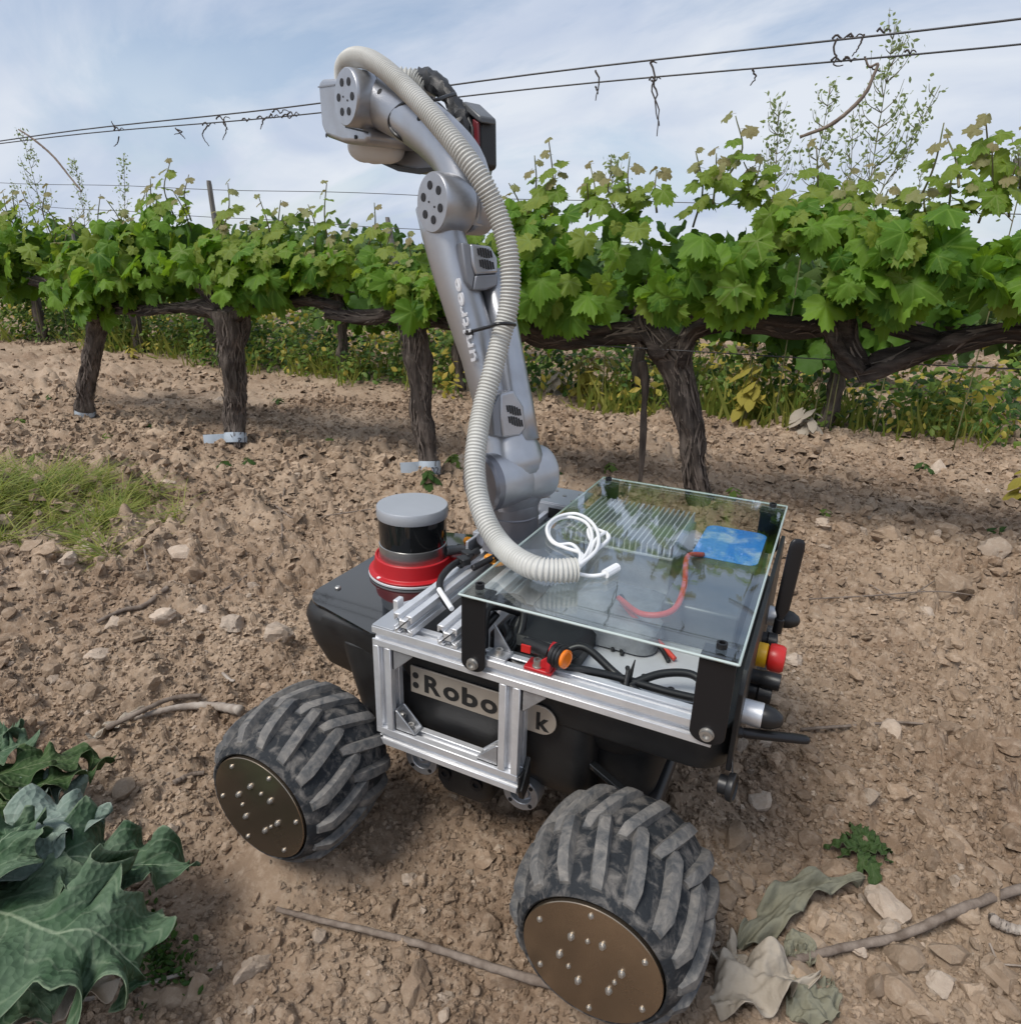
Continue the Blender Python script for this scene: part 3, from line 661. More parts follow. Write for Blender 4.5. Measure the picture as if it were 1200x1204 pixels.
# ---- wheels
RW = .0925
def tyre_profile():
    # (radius, axial distance in from the outer face)
    return [(.0655, .002), (.0675, .0005), (.071, .003), (.0765, .011), (.0805, .022), (.0832, .036), (.0845, .054), (.0845, .074), (.0832, .094), (.0805, .109), (.0765, .121), (.071, .130), (.065, .135), (.060, .130)]
TP = np.array(tyre_profile()); TP[:, 1] *= 1.06
def surf_r(h): return float(np.interp(h, TP[1:13, 1], TP[1:13, 0]))
def make_wheel():
    w = MB(); w.lathe((0, 0, 0), (0, -1, 0), [(.030, .010), (.063, .010), (.063, .115), (.028, .115)], 36)
    hub = w.build('wheel', M['black'], ROBOT)
    t = MB(); t.lathe((0, 0, 0), (0, -1, 0), TP.tolist(), 84, caps=(False, False))
    nl = 16
    for row in range(2):
        for k in range(nl):
            a0 = 2*math.pi*(k+.5*row)/nl
            g = np.random.default_rng(k*2+row)
            if row == 0: hs = np.linspace(.0075, .0825, 8); sl = -.16
            else: hs = np.linspace(.0615, .1355, 8); sl = .30
            secs = []
            for i, hh in enumerate(hs):
                q = i/(len(hs)-1); r0 = surf_r(hh)-.0015
                wd = .0078*(1.0 if 0 < i < len(hs)-1 else .8); tp = .0056*(1.0 if 0 < i < len(hs)-1 else .75)
                ht = .0098*(1.0 if 0 < i < len(hs)-1 else .45)
                if row == 0: a = a0+sl*(hh-.008)/.066
                else: a = a0-.165+sl*(hh-.056)/.065
                def P(r, off): aa = a+off/r; return (r*math.cos(aa), -hh, r*math.sin(aa))
                secs.append([P(r0, -wd), P(r0+ht, -tp), P(r0+ht+.0004, 0), P(r0+ht, tp), P(r0, wd)])
            t.loft(secs, 1)
    ty = t.build('tyre', [M['tyre'], M['lug']], hub, sharp=30)
    d = MB(); d.lathe((0, 0, 0), (0, 1, 0), [(.0, -.004), (.0638, -.004), (.0638, .0006), (.0632, .0012), (.0, .0012)], 72, caps=(False, False))
    d.build('hub_plate', M['disc'], hub)
    def bolt(r, a, rad, h, hexn=6):
        q = MB(); x, z = r*math.cos(a), r*math.sin(a)
        q.lathe((x, .0012, z), (0, 1, 0), [(rad*1.25, 0), (rad*1.25, .0006), (rad, .0006), (rad, h*.6)], hexn if hexn > 6 else 12)
        q.lathe((x, .0012+h*.6, z), (0, 1, 0), [(rad*.8, 0), (rad*.8, h*.35), (rad*.55, h*.4)], hexn)
        q.build('bolt', M['steel'], hub)
    for k in range(6): bolt(.0545, math.radians(60*k+14), .0022, .0020, 10)
    for k in range(6): bolt(.0285, math.radians(60*k+36), .0027, .0034, 6)
    for k in range(3): bolt(.0245, math.radians(120*k+8), .0018, .0018, 10)
    return hub
def copy_tree(o, parent):
    c = o.copy(); COL.objects.link(c); c.parent = parent
    for ch in list(o.children): copy_tree(ch, c)
    return c
wh = make_wheel(); wh.location = (.192, .347, RW); wh.rotation_euler = (0, math.radians(20), 0)
for (x, y, rz, ry) in ((-.192, .347, 0, 47), (.192, -.337, 180, 5), (-.192, -.337, 180, 33)):
    c = copy_tree(wh, ROBOT); c.location = (x, y, RW)
    c.rotation_euler = (Matrix.Rotation(math.radians(rz), 4, 'Z') @ Matrix.Rotation(math.radians(ry), 4, 'Y')).to_euler()
for x in (.192, -.192):
    q = MB(); q.cyl((x, -.235, RW), (x, .235, RW), .010, n=20); q.build('axle', M['black_anod'], ROBOT)

# ---- aluminium extrusion
def tslot(s):
    a, t, bq, d = .16*s, .09*s, .30*s, .30*s; h = s/2
    side = [(-h, -h), (-a, -h), (-a, -h+t), (-bq, -h+t), (-bq+.10*s, -h+d), (bq-.10*s, -h+d), (bq, -h+t), (a, -h+t), (a, -h)]
    out = []
    for k in range(4):
        c, s_ = round(math.cos(k*math.pi/2)), round(math.sin(k*math.pi/2))
        out += [(x*c-y*s_, x*s_+y*c) for x, y in side]
    return out
def profile(name, p0, p1, s, hint=(0, 0, 1), parent=None):
    p0 = np.asarray(p0, float); p1 = np.asarray(p1, float); x, y, a = frame(p1-p0, hint)
    q = MB(); q.prism(tslot(s), p0, x, y, p1-p0); o = q.build(name, M['alu'], parent or ROBOT, bevel=.0005, segs=1); return o
YF = .2175; PS = .0235
fr = MB()
profile('aluminium_rail', (.1186, YF, .2685), (-.252, YF, .2685), PS)
profile('aluminium_rail', (.1186, -YF+.02, .2685), (-.252, -YF+.02, .2685), PS)
profile('aluminium_rail', (.1186, YF, .1355), (-.0635, YF, .1355), PS)
profile('aluminium_post', (.1068, YF, .1475), (.1068, YF, .2565), PS, hint=(0, 1, 0))
profile('aluminium_post', (-.0518, YF, .1475), (-.0518, YF, .2565), PS, hint=(0, 1, 0))
profile('aluminium_crossbar', (.077, .2285, .2925), (.077, -.205, .2925), PS)
profile('aluminium_crossbar', (.022, .2285, .2925), (.022, -.205, .2925), PS)
# dark end cap of the lower rail
q = MB(); q.box((-.0655, YF, .1355), (.003, .022, .022)); q.poly3([(-.0635, .206, .158), (-.0635, .228, .128), (-.0635, .222, .112), (-.0635, .206, .122)], (-.006, 0, 0)); q.build('rail_end_cap', M['black'], ROBOT, bevel=.001)
# corner brackets: (corner x, z, direction x, direction z)
def bracket(x, z, dx, dz, L=.027, small=False):
    q = MB(); y0 = YF-.0085; y1 = YF+.0085
    q.box((x+dx*L/2, YF, z+dz*.0015), (L, .017, .003)); q.box((x+dx*.0015, YF, z+dz*L/2), (.003, .017, L))
    for y in (y0, y1-.0022):
        q.poly3([(x, y, z), (x+dx*L, y, z), (x+dx*L, y, z+dz*.004), (x+dx*.004, y, z+dz*L), (x, y, z+dz*L)], (0, .0022, 0))
    o = q.build('corner_bracket', M['alu_dull'], ROBOT, bevel=.0008)
    for P, A in (((x+dx*L*.62, YF, z+dz*.003), (0, 0, dz)), ((x+dx*.003, YF, z+dz*L*.62), (dx, 0, 0))):
        q = MB(); q.lathe(P, A, [(.0052, 0), (.0052, .0008), (.0042, .0008), (.0042, .005), (.0022, .005), (.0022, .0025)], 14); q.build('bolt', M['steel'], o)
bracket(.095, .1474, -1, 1); bracket(-.0400, .1474, 1, 1); bracket(.095, .2565, -1, -1); bracket(-.0636, .2565, -1, -1)
# grey gusset plate at rail end, black corner sheet
q = MB(); q.poly3([(.118, .2285, .2802), (.09, .2285, .2802), (.09, .12, .2802), (.118, .17, .2802)], (0, 0, .002)); q.build('corner_plate', M['lidar_grey'], ROBOT, bevel=.0004)
# short upright strip by the first crossbar
q = MB(); q.box((.0985, .205, .297), (.006, .012, .022)); q.build('upright_tab', M['alu'], ROBOT, bevel=.0006)

# ---- name plate
ux, uz = np.array((-1., 0, 0)), np.array((0, 0, 1.))
q = MB(); poly = [(0, 0), (0, .0352)]+[(.163+.0176*math.sin(math.pi*k/14), .0176+.0176*math.cos(math.pi*k/14)) for k in range(15)]
q.prism(poly, (.0845, .2040, .1915), ux, uz, (0, .0022, 0)); npl = q.build('name_plate', M['plate_steel'], ROBOT, bevel=.0005)
for zz in (.2155, .2025):
    q = MB(); q.lathe((.0775, .2062, zz), (0, 1, 0), [(.0040, 0), (.0040, .0006)], 20); q.build('lettering', M['letter_black'], npl)
xc = .0655
for ch, wd, ht, dz in (('R', .0212, .0232, 0), ('o', .0205, .0172, 0), ('b', .0200, .0232, 0), ('o', .0205, .0172, 0), ('t', .0090, .0215, 0), ('n', .0105, .0172, 0), ('i', .0040, .0232, 0), ('k', .0150, .0215, 0)):
    if ch == 'k': xc = -.0735
    text_mesh('lettering', ch, (xc, .2061, .1970), ux, uz, wd, ht, .0007, M['letter_black'], npl, bold=.03); xc -= wd+.0036

# ---- interior under the lid
q = MB(); q.box((-.108, .01, .2575), (.29, .40, .004)); q.build('floor_sheet', M['silver_sheet'], ROBOT)
fin = MB(); fin.box((-.075, -.11, .288), (.150, .155, .055)); fo = fin.build('computer_case', M['alu_dull'], ROBOT, bevel=.002)
for k in range(20):
    q = MB(); q.box((-.005-k*.0074, -.11, .3225), (.0018, .150, .014)); q.build('cooling_fin', M['silver_sheet'], fo)
q = MB(); q.box((-.075, -.030, .3165), (.152, .004, .002)); q.build('front_edge', M['silver_sheet'], fo)
q = MB(); q.box((-.205, -.065, .284), (.085, .27, .05)); gl = q.build('grey_lid', M['grey_lid'], ROBOT, bevel=.004)
q = MB(); q.loft([rrect(-.041, .041, .062, .062, .014, 0), rrect(-.041, .041, .062, .062, .014, .0006)]); bf = q.build('painted_reflection_film', M['blue'], gl); bf.location = (-.206, -.137, .3095)  # thin sheet added on the box to carry the painted sky reflection
q = MB(); q.loft([rrect(-.17, -.02, .06, .06, .02, .262, yc=.06), rrect(-.168, -.02, .06, .06, .02, .283, yc=.06), rrect(-.158, -.028, .05, .05, .02, .290, yc=.06)]); q.build('grey_pouch', M['bubble'], ROBOT, bevel=.002)
q = MB(); q.loft([rrect(-.105, .0, .042, .042, .012, .2600, yc=.140), rrect(-.105, .0, .042, .042, .012, .276, yc=.140), rrect(-.095, -.008, .034, .034, .012, .284, yc=.140)]); q.build('router_case', M['black'], ROBOT, bevel=.0015)
q = MB(); q.box((-.05, .199, .268), (.05, .012, .014)); q.build('terminal_block', M['grey_lid'], ROBOT, bevel=.001)
for x, y in ((-.17, .15), (-.2, .16), (-.225, .13), (-.14, .165), (-.235, .17)):
    q = MB(); q.lathe((x, y, .2595), (0, 0, 1), [(.0035, 0), (.0035, .0006)], 12); q.build('screw_hole', M['hole'], ROBOT)
# cables
def cable(name, P, r, material, n=60, rad=8, parent=None):
    q = MB(); q.tube(spline(P, n), r, rad); return q.build(name, material, parent or ROBOT, sharp=0)
cable('black_cable', [(-.075, .200, .275), (-.105, .205, .282), (-.15, .190, .276), (-.2, .182, .270), (-.235, .176, .268)], .0042, M['rubber_cable'])
cable('black_cable', [(-.085, .192, .280), (-.11, .178, .292), (-.15, .185, .275), (-.19, .200, .268), (-.238, .190, .268)], .0042, M['rubber_cable'])
cable('black_cable', [(-.16, .195, .270), (-.19, .170, .280), (-.22, .160, .282), (-.238, .172, .272), (-.225, .195, .268), (-.17, .200, .268), (-.11, .203, .270), (-.09, .195, .272), (-.1, .178, .28)], .0042, M['rubber_cable'], 80)
q = MB(); q.cyl((-.162, .190, .268), (-.168, .192, .302), .0035, .0006, 8); q.tube([(-.158, .178, .282), (-.162, .190, .286), (-.163, .202, .27)], .0025); q.build('cable_tie', M['black'], ROBOT)
for k in range(4):
    a = .006*k
    cable('black_cable', [(.005-a, .212, .266), (.01-a, .195, .30+a), (-.004-a, .165, .315-a*.5), (-.026, .150, .31-a), (-.034+a, .165, .285), (-.03, .19, .268+a), (-.012, .205, .264), (.0, .19, .285), (-.006, .17, .30)], .0048, M['rubber_cable'], 70)
cable('sleeved_cable', [(-.028, .192, .268), (-.036, .206, .274), (-.055, .212, .272), (-.078, .209, .276)], .0055, M['rubber_cable'])
cable('red_cable', [onz(826, 652, .312), onz(808, 655, .318), onz(804, 690, .318), onz(790, 718, .312), onz(755, 722, .306), onz(727, 703, .300)], .0034, M['red_cable'])
cable('red_cable', [onz(727, 703, .298), onz(745, 725, .29), onz(770, 750, .272), onz(793, 775, .264)], .0028, M['red_cable'])
cable('black_cable', [onz(730, 700, .292), onz(750, 735, .28), onz(775, 760, .268), onz(786, 778, .262)], .0026, M['rubber_cable'])
cable('black_cable', [onz(727, 712, .288), onz(722, 735, .275), onz(720, 765, .262)], .0022, M['rubber_cable'])
cable('black_cable', [onz(735, 742, .27), onz(729, 752, .266), onz(731, 770, .262)], .0022, M['rubber_cable'])
cable('yellow_cable', [onz(643, 640, .30), onz(652, 615, .315), onz(662, 600, .31)], .0022, M['orange_cable'])
cable('orange_cable', [onz(580, 665, .31), onz(597, 660, .312), onz(612, 650, .30)], .0030, M['orange_cable'])
q = MB(); c0 = onz(576, 657, .308); q.box(c0, (.014, .010, .010)); q.build('orange_plug', M['orange_cable'], ROBOT, bevel=.002)
# silver bracket box behind the arm
q = MB(); q.box((.055, -.183, .318), (.07, .075, .004)); q.box((.055, -.146, .303), (.07, .003, .03)); q.box((.088, -.183, .303), (.004, .07, .03)); sb = q.build('bracket_box', M['lidar_grey'], ROBOT, bevel=.001)
for x, y in ((.035, -.165), (.075, -.165), (.035, -.2), (.075, -.2), (.055, -.183)):
    q = MB(); q.lathe((x, y, .320), (0, 0, 1), [(.003, 0), (.003, .002)], 10); q.build('bolt', M['steel'], sb)
q = MB(); q.box((.05, -.1440, .304), (.03, .002, .016)); q.build('bracket_slot', M['hole'], sb)

# ---- acrylic lid on four black straps
X1, X2, Y1, Y2, PZ = .0025, -.2651, .2375, -.211, .3518
q = MB(); q.box(((X1+X2)/2, (Y1+Y2)/2, PZ), (X1-X2, Y1-Y2, .0042)); lid = q.build('acrylic_lid', M['acrylic'], ROBOT, sharp=20)
for a, bq in (((X1, Y1), (X2, Y1)), ((X2, Y1), (X2, Y2)), ((X2, Y2), (X1, Y2)), ((X1, Y2), (X1, Y1))):
    q = MB(); q.tube([(a[0], a[1], PZ), (bq[0], bq[1], PZ)], .0012, 6); q.build('lid_edge', M['acrylic_edge'], lid)
def strap(x, y, sy, w, zlow):
    q = MB(); th = .003; y0 = y-.004*sy
    poly = [(-w/2, PZ-.0026), (w/2, PZ-.0026)]+[(w/2*math.cos(math.pi*k/12), zlow-w/2*math.sin(math.pi*k/12)*.8) for k in range(13)]
    poly = [(w/2, PZ-.0026)]+[(w/2*math.cos(-math.pi*k/14), zlow+w*.35*math.sin(-math.pi*k/14)) for k in range(15)]+[(-w/2, PZ-.0026)]
    q.prism(poly, (x, y0, 0), (1, 0, 0), (0, 0, 1), (0, -th*sy, 0))
    q.box((x, y0-.013*sy, PZ-.0045), (w, .026, .003))
    o = q.build('lid_strap', M['black_anod'], ROBOT, bevel=.0007)
    q = MB(); q.lathe((x, y0, zlow), (0, sy, 0), [(.0066, 0), (.0066, .001), (.0054, .001), (.0054, .0042), (.003, .0042), (.003, .002)], 20); q.build('bolt', M['steel'], o)
    q = MB(); q.lathe((x, y0-.014*sy, PZ+.0022), (0, 0, 1), [(.0048, 0), (.0048, .005), (.0028, .005), (.0028, .002)], 16); q.build('bolt', M['black_anod'], o)
W1 = .027
strap(X1-W1/2-.0005, Y1, 1, W1, .2735); strap(X2+.0175, Y1, 1, .031, .2735)
strap(X1-W1/2, Y2, -1, W1, .29); strap(X2+.0175, Y2, -1, .031, .29)
# bracket beside the front strap
q = MB(); q.box((-.034, .2165, .2818), (.022, .020, .003)); q.poly3([(-.024, .2085, .2833), (-.044, .2085, .2833), (-.024, .2085, .312)], (0, .002, 0)); ob = q.build('corner_bracket', M['alu_dull'], ROBOT, bevel=.0006)
q = MB(); q.lathe((-.034, .2185, .2833), (0, 0, 1), [(.0055, 0), (.0055, .001), (.0042, .001), (.0042, .006), (.002, .006), (.002, .003)], 14); q.build('bolt', M['steel'], ob)

# ---- red bracket with orange button
q = MB(); bx, by = -.0835, .2175
q.poly3([(bx+.018, by+.010, .2804), (bx-.012, by+.010, .2804), (bx-.012, by-.010, .2804), (bx+.018, by-.010, .2804)], (0, 0, .004))
q.poly3([(bx-.006, by+.011, .2844), (bx-.006, by+.011, .292), (bx-.006, by+.0055, .3085), (bx-.006, by+.001, .311), (bx-.006, by-.006, .311), (bx-.006, by-.0115, .306), (bx-.006, by-.0115, .2844)], (-.005, 0, 0))
q.poly3([(bx+.010, by+.006, .2844), (bx-.006, by+.006, .2844), (bx-.006, by+.006, .300)], (0, -.003, 0))
rb = q.build('red_button_bracket', M['red'], ROBOT, bevel=.0012)
q = MB(); q.lathe((bx+.005, by+.004, .2844), (0, 0, 1), [(.0055, 0), (.0055, .001), (.0045, .001), (.0045, .008), (.0025, .008), (.0025, .004)], 14); q.build('bolt', M['steel'], rb)
bd = nrm((-1, .28, .05))
bo = np.array((bx-.011, by-.001, .2995))
q = MB(); q.lathe(bo-bd*.002, bd, [(.0105, 0), (.012, .001), (.012, .005), (.0105, .0055), (.012, .006), (.012, .009), (.0105, .0095), (.0118, .010), (.0118, .0125), (.0098, .0135)], 28); bt = q.build('button_collar', M['rubber_cable'], rb)
q = MB(); q.lathe(bo+bd*.0115, bd, [(.0094, 0), (.0094, .0026), (.0075, .0034), (.0068, .0028), (0, .0028)], 28, caps=(True, False)); q.build('orange_button', M['orange'], rb)
q = MB(); q.cyl(bo-bd*.005, bo-bd*.034, .0085, .0072, 18); q.cyl(bo-bd*.034, bo-bd*.04, .005, .005, 12); q.build('switch_body', M['rubber_cable'], rb)
q = MB(); q.box(bo+np.array((.028, .008, .003)), (.010, .002, .008)); q.build('plug_tag', M['red_btn'], rb)

# ---- rear panel, emergency stop, antennas
XR = -.2665
q = MB(); q.loft([[(XR+.001, y, z) for y, z in ((-.20, .215), (-.20, .30), (-.185, .318), (.185, .318), (.20, .30), (.20, .215))], [(XR-.004, y, z) for y, z in ((-.20, .215), (-.20, .30), (-.185, .318), (.185, .318), (.20, .30), (.20, .215))]])
q.build('rear_panel', M['black'], ROBOT, bevel=.001)
es = np.array((XR-.004, .052, .262))
q = MB(); q.lathe(es, (-1, 0, 0), [(.0135, 0), (.0135, .009), (.0125, .010)], 28); e1 = q.build('emergency_stop', M['yellow'], ROBOT)
q = MB(); q.lathe(es+(-.010, 0, 0), (-1, 0, 0), [(.009, 0), (.0145, .002), (.0155, .006), (.0152, .015), (.013, .018), (0, .019)], 28, caps=(True, False)); q.build('stop_button', M['red_btn'], e1)
def antenna_mount(y, z):
    q = MB(); q.cyl((XR-.002, y, z), (XR-.022, y, z), .0125, n=28); o = q.build('antenna_mount', M['alu'], ROBOT, bevel=.0008)
    q = MB(); q.lathe((XR-.022, y, z), (-1, 0, 0), [(.0118, 0), (.012, .003), (.0105, .010), (.0065, .017), (.003, .019), (0, .0195)], 24, caps=(True, False)); q.build('mount_cone', M['rubber_cable'], o); return o
antenna_mount(-.072, .250); antenna_mount(.148, .250)
def connector(y, z, r, l, r2):
    q = MB(); q.lathe((XR-.002, y, z), (-1, 0, 0), [(r, 0), (r, l*.4), (r2, l*.45), (r2, l), (r2*.7, l), (r2*.7, l*.8)], 20); q.build('connector', M['rubber_cable'], ROBOT, bevel=.0006)
connector(-.012, .246, .010, .018, .011); connector(.095, .243, .011, .024, .0125); connector(.10, .262, .008, .03, .009); connector(-.03, .232, .009, .012, .010)
# upright paddle antenna
b0 = onz(913, 742, .243); b1 = onz(939, 634, .363)
def paddle(p0, p1, w, th, wdir):
    ax = nrm(p1-p0); L = np.linalg.norm(p1-p0); wd = nrm(np.asarray(wdir)-ax*np.dot(wdir, ax)); td = np.cross(ax, wd); rings = []
    for t, sw, st in ((0, .45, .9), (.02, .5, 1.1), (.10, .5, 1.1), (.16, .42, 1.), (.24, .95, 1.), (.5, 1, 1), (.9, 1.05, .9), (.96, .95, .85), (.99, .7, .7), (1, .35, .4)):
        c = p0+ax*L*t; rings.append([c+wd*w/2*sw*math.cos(a)+td*th/2*st*math.copysign(abs(math.sin(a))**.6, math.sin(a)) for a in np.linspace(0, 2*math.pi, 16, endpoint=False)])
    q = MB(); q.loft(rings); q.lathe(p0+ax*.0, ax, [(.0052, -.002), (.0058, 0), (.0058, .016), (.0045, .017)], 14); return q.build('paddle_antenna', M['black_anod'], ROBOT, sharp=50)
paddle(b0, b1, .0185, .007, CR)
paddle(np.array((-.258, .170, .2365)), onz(951, 870, .228), .012, .009, (0, 1, .2))
# dust cap hanging on a cord
cp = onz(858, 925, .205)
q = MB(); q.lathe(cp, nrm((-1, .12, .08)), [(.009, -.010), (.009, -.002), (.0125, -.002), (.0135, 0), (.0135, .004), (.012, .005), (.011, .003), (0, .003)], 24, caps=(True, False)); hc = q.build('dust_cap', M['rubber_cable'], ROBOT, bevel=.0004)
q = MB(); q.tube(spline([(-.268, .170, .243), cp+np.array((.0025, -.012, .022)), cp+np.array((0, -.004, .012)), cp+np.array((0, 0, .011))], 20), .0009, 6); q.build('cap_cord', M['rubber_cable'], hc)

# ---- lidar on its red base
LX, LY = .216, 0.0
q = MB()
ring = []
for z, r, ex in ((.2316, .0655, .030), (.2350, .0655, .030)):
    ring.append([(LX+r*math.cos(a)-(ex*max(0, math.cos(a-2.55))**3*.9)*.83*-1*0, LY+r*math.sin(a), z) for a in np.linspace(0, 2*math.pi, 48, endpoint=False)])
q.loft(ring); lid_b = q.build('lidar_flange', M['silver_sheet'], ROBOT, bevel=.0005)
q = MB(); q.lathe((LX, LY, 0), (0, 0, 1), [(.0640, .2353), (.0650, .2365), (.0650, .2385), (.0585, .2400), (.0565, .2520), (.0555, .2600), (.0530, .2612), (.0515, .258)], 56)
q.poly3([(LX-.045, -.02, .2353), (LX-.045, -.075, .2353), (LX-.10, -.06, .2353), (LX-.095, -.03, .2353)], (0, 0, .020)); rbase = q.build('lidar_base', M['red'], ROBOT, bevel=.0008)
q = MB(); q.lathe((LX+.02, LY+.0585, .2385), (0, 0, 1), [(.003, 0), (.003, .0012)], 10); q.build('bolt', M['white_cable'], rbase)
q = MB(); q.lathe((LX, LY, 0), (0, 0, 1), [(.0485, .2560), (.0490, .2570), (.0490, .2785), (.0480, .2790)], 56); li = q.build('lidar', M['lidar_silver'], ROBOT)
q = MB(); q.lathe((LX, LY, 0), (0, 0, 1), [(.0480, .2790), (.0497, .3190)], 56); q.build('lidar_window', M['black_gloss'], li)
q = MB(); q.lathe((LX, LY, 0), (0, 0, 1), [(.0480, .3188), (.0505, .3192), (.0509, .3210), (.0509, .3335), (.0498, .3352), (0, .3354)], 64, caps=(True, False)); q.build('lidar_cap', M['lidar_grey'], li)
# lidar lead and plugs
cable('black_cable', [(.160, -.03, .268), (.140, -.045, .262), (.115, -.03, .272), (.098, .01, .292), (.093, .04, .30)], .006, M['rubber_cable'])
q = MB(); q.cyl((.168, -.012, .268), (.150, -.035, .266), .0075, .0065, 14); q.build('cable_plug', M['grey_lid'], ROBOT, bevel=.001)
q = MB(); q.lathe((.152, -.045, .275), nrm((-.6, .5, .3)), [(.006, 0), (.006, .009)], 12); q.build('orange_plug', M['orange_cable'], ROBOT)
cable('black_cable', [onz(548, 655, .31), onz(528, 668, .315), onz(517, 685, .31), onz(522, 705, .302), onz(536, 722, .296)], .0042, M['rubber_cable'])
cable('black_cable', [onz(561, 649, .312), onz(548, 658, .312), onz(540, 664, .31)], .0055, M['rubber_cable'])
cable('black_cable', [onz(556, 668, .308), onz(575, 658, .31), onz(590, 650, .31)], .004, M['rubber_cable'])
q = MB(); pts = [onz(516, 693, .309), onz(531, 716, .3055)]; q.tube(pts, .003, 8); q.build('cable_sticker', M['white_cable'], ROBOT)
for u, v in ((550, 652), (545, 659)):
    c0 = onz(u, v, .314); q = MB(); q.box(c0, (.016, .012, .009), Matrix.Rotation(.5, 3, 'Z')); q.build('cable_plug', M['rubber_cable'], ROBOT, bevel=.0015)
# grey gusset beside the arm foot
q = MB(); q.box((.093, -.03, .309), (.05, .06, .006)); q.box((.11, -.0, .296), (.004, .06, .028)); q.build('arm_foot_plate', M['lidar_grey'], ROBOT, bevel=.001)
# ---- arm (in its own vertical plane through the base axis)
AZ = math.radians(65)
AN = np.array((math.cos(AZ), math.sin(AZ), 0)); AU = np.array((math.sin(AZ), -math.cos(AZ), 0)); AW = np.array((0, 0, 1.))
AB = np.array((.0655, -.0125, 0))
def A(s, o, z): return AB+AU*s+AN*o+AW*z
def ap(u, v, o=0.0): return onpl(u, v, AB+AN*o, AN)
def sz(u, v, o=0.0):
    p = ap(u, v, o)-AB; return float(p@AU), float(p[2])
ARM = MB().lathe(A(0, 0, .3045), AW, [(.046, 0), (.047, .003), (.044, .008), (.0375, .012), (.0365, .040), (.0372, .0405), (.0372, .042), (.0362, .0425), (.0355, .058)], 44).build('robot_arm', M['arm_dark'], ROBOT, bevel=.0006)
def apart(mb, name, m, **k): return mb.build(name, m, ARM, **k)
# octagonal foot below the glass
q = MB(); q.loft([[A(-.07, .05, .304), A(-.10, .02, .304), A(-.10, -.05, .304), A(-.02, -.06, .304), A(.0, .05, .304)], [A(-.055, .045, .322), A(-.075, .015, .322), A(-.075, -.045, .322), A(-.02, -.05, .322), A(.0, .045, .322)]]); apart(q, 'arm_foot', M['arm_dark'], bevel=.0015)
Ss, Sz = sz(606, 560); Es, Ez = sz(540, 240)
# yoke
q = MB(); q.loft([[A(.034*math.cos(t), .034*math.sin(t), .355) for t in np.linspace(0, 6.283, 28, endpoint=False)], [A(.036*math.cos(t), .042*math.sin(t), .366) for t in np.linspace(0, 6.283, 28, endpoint=False)], [A(.036*math.cos(t), .048*math.sin(t), .380+.006*abs(math.sin(t))) for t in np.linspace(0, 6.283, 28, endpoint=False)]]); apart(q, 'arm_yoke', M['arm_dark'], bevel=.001)
# shoulder drum (horizontal)
q = MB(); q.lathe(A(Ss, -.048, Sz), AN, [(.030, 0), (.035, .002), (.0368, .007), (.0368, .046), (.0361, .047), (.0368, .048), (.0368, .090), (.0345, .095)], 48); apart(q, 'shoulder_drum', M['silver'])
q = MB(); q.lathe(A(Ss, .0455, Sz), AN, [(.0350, 0), (.0380, .001), (.0380, .010), (.0350, .014), (0, .015)], 44, caps=(True, False)); sd_ = apart(q, 'shoulder_cap', M['arm_dark'])
# shroud from drum to upper arm
axis = nrm(A(Es, 0, Ez)-A(Ss, 0, Sz)); L12 = np.linalg.norm(A(Es, 0, Ez)-A(Ss, 0, Sz))
perp = nrm(AU-axis*np.dot(AU, axis))
def sect(t, w, d, off=0.0, n=28, pw=.8, oo=0.0):
    c = A(Ss, 0, Sz)+axis*L12*t+perp*off+AN*oo; out = []
    for a in np.linspace(0, 2*math.pi, n, endpoint=False):
        ca, sa = math.cos(a), math.sin(a)
        out.append(c+AN*d*math.copysign(abs(ca)**pw, ca)+perp*w*math.copysign(abs(sa)**pw, sa))
    return out
q = MB(); q.loft([sect(.0, .0372, .038), sect(.06, .0375, .039), sect(.10, .036, .037), sect(.15, .031, .032), sect(.19, .029, .029)]); apart(q, 'shoulder_shroud', M['silver'], sharp=0)
# upper arm: main tube and the slim tube beside it
q = MB(); q.loft([sect(.10, .024, .022, .006), sect(.2, .0245, .023, .008, oo=.004), sect(.45, .024, .024, .008, oo=.010), sect(.62, .025, .025, .006, oo=.020), sect(.78, .027, .024, .005, oo=.028), sect(.9, .030, .022, .003, oo=.033), sect(1.0, .032, .020, .002, oo=.035)]); ua = apart(q, 'upper_arm', M['silver'], sharp=0)
q = MB(); q.loft([sect(.12, .018, .018, -.018, oo=-.012), sect(.25, .0175, .0185, -.016, oo=-.016), sect(.55, .016, .018, -.014, oo=-.020), sect(.74, .018, .018, -.012, oo=-.016)]); apart(q, 'upper_arm_cover', M['silver'], sharp=0)
# elbow drum: near half on the upper arm, far half on the forearm
def drum(c, o0, o1, r, name, m, holes=True, face=+1):
    q = MB(); q.lathe(A(c[0], o0, c[1]), AN, [(r*.90, 0), (r*.98, .002), (r, .006), (r, (o1-o0)-.005), (r*.985, (o1-o0)-.0015), (r*.95, (o1-o0)), (0, (o1-o0)+.0003)], 56, caps=(True, False)); o = apart(q, name, m)
    return o
def holes(c, o, r, n=6, hr=.0075, ph=.35):
    for k in range(n):
        a = 2*math.pi*k/n+ph
        q = MB(); q.lathe(A(c[0]+r*math.cos(a), o, c[1]+r*math.sin(a)), AN, [(hr, -.001), (hr, .0007)], 18); apart(q, 'cap_hole', M['hole'])
    for k in range(2):
        q = MB(); q.lathe(A(c[0]-.006+.012*k, o, c[1]-.005+.006*k), AN, [(.0013, -.001), (.0013, .0008)], 8); apart(q, 'cap_hole', M['hole'])
Ec = sz(508, 238, .056)
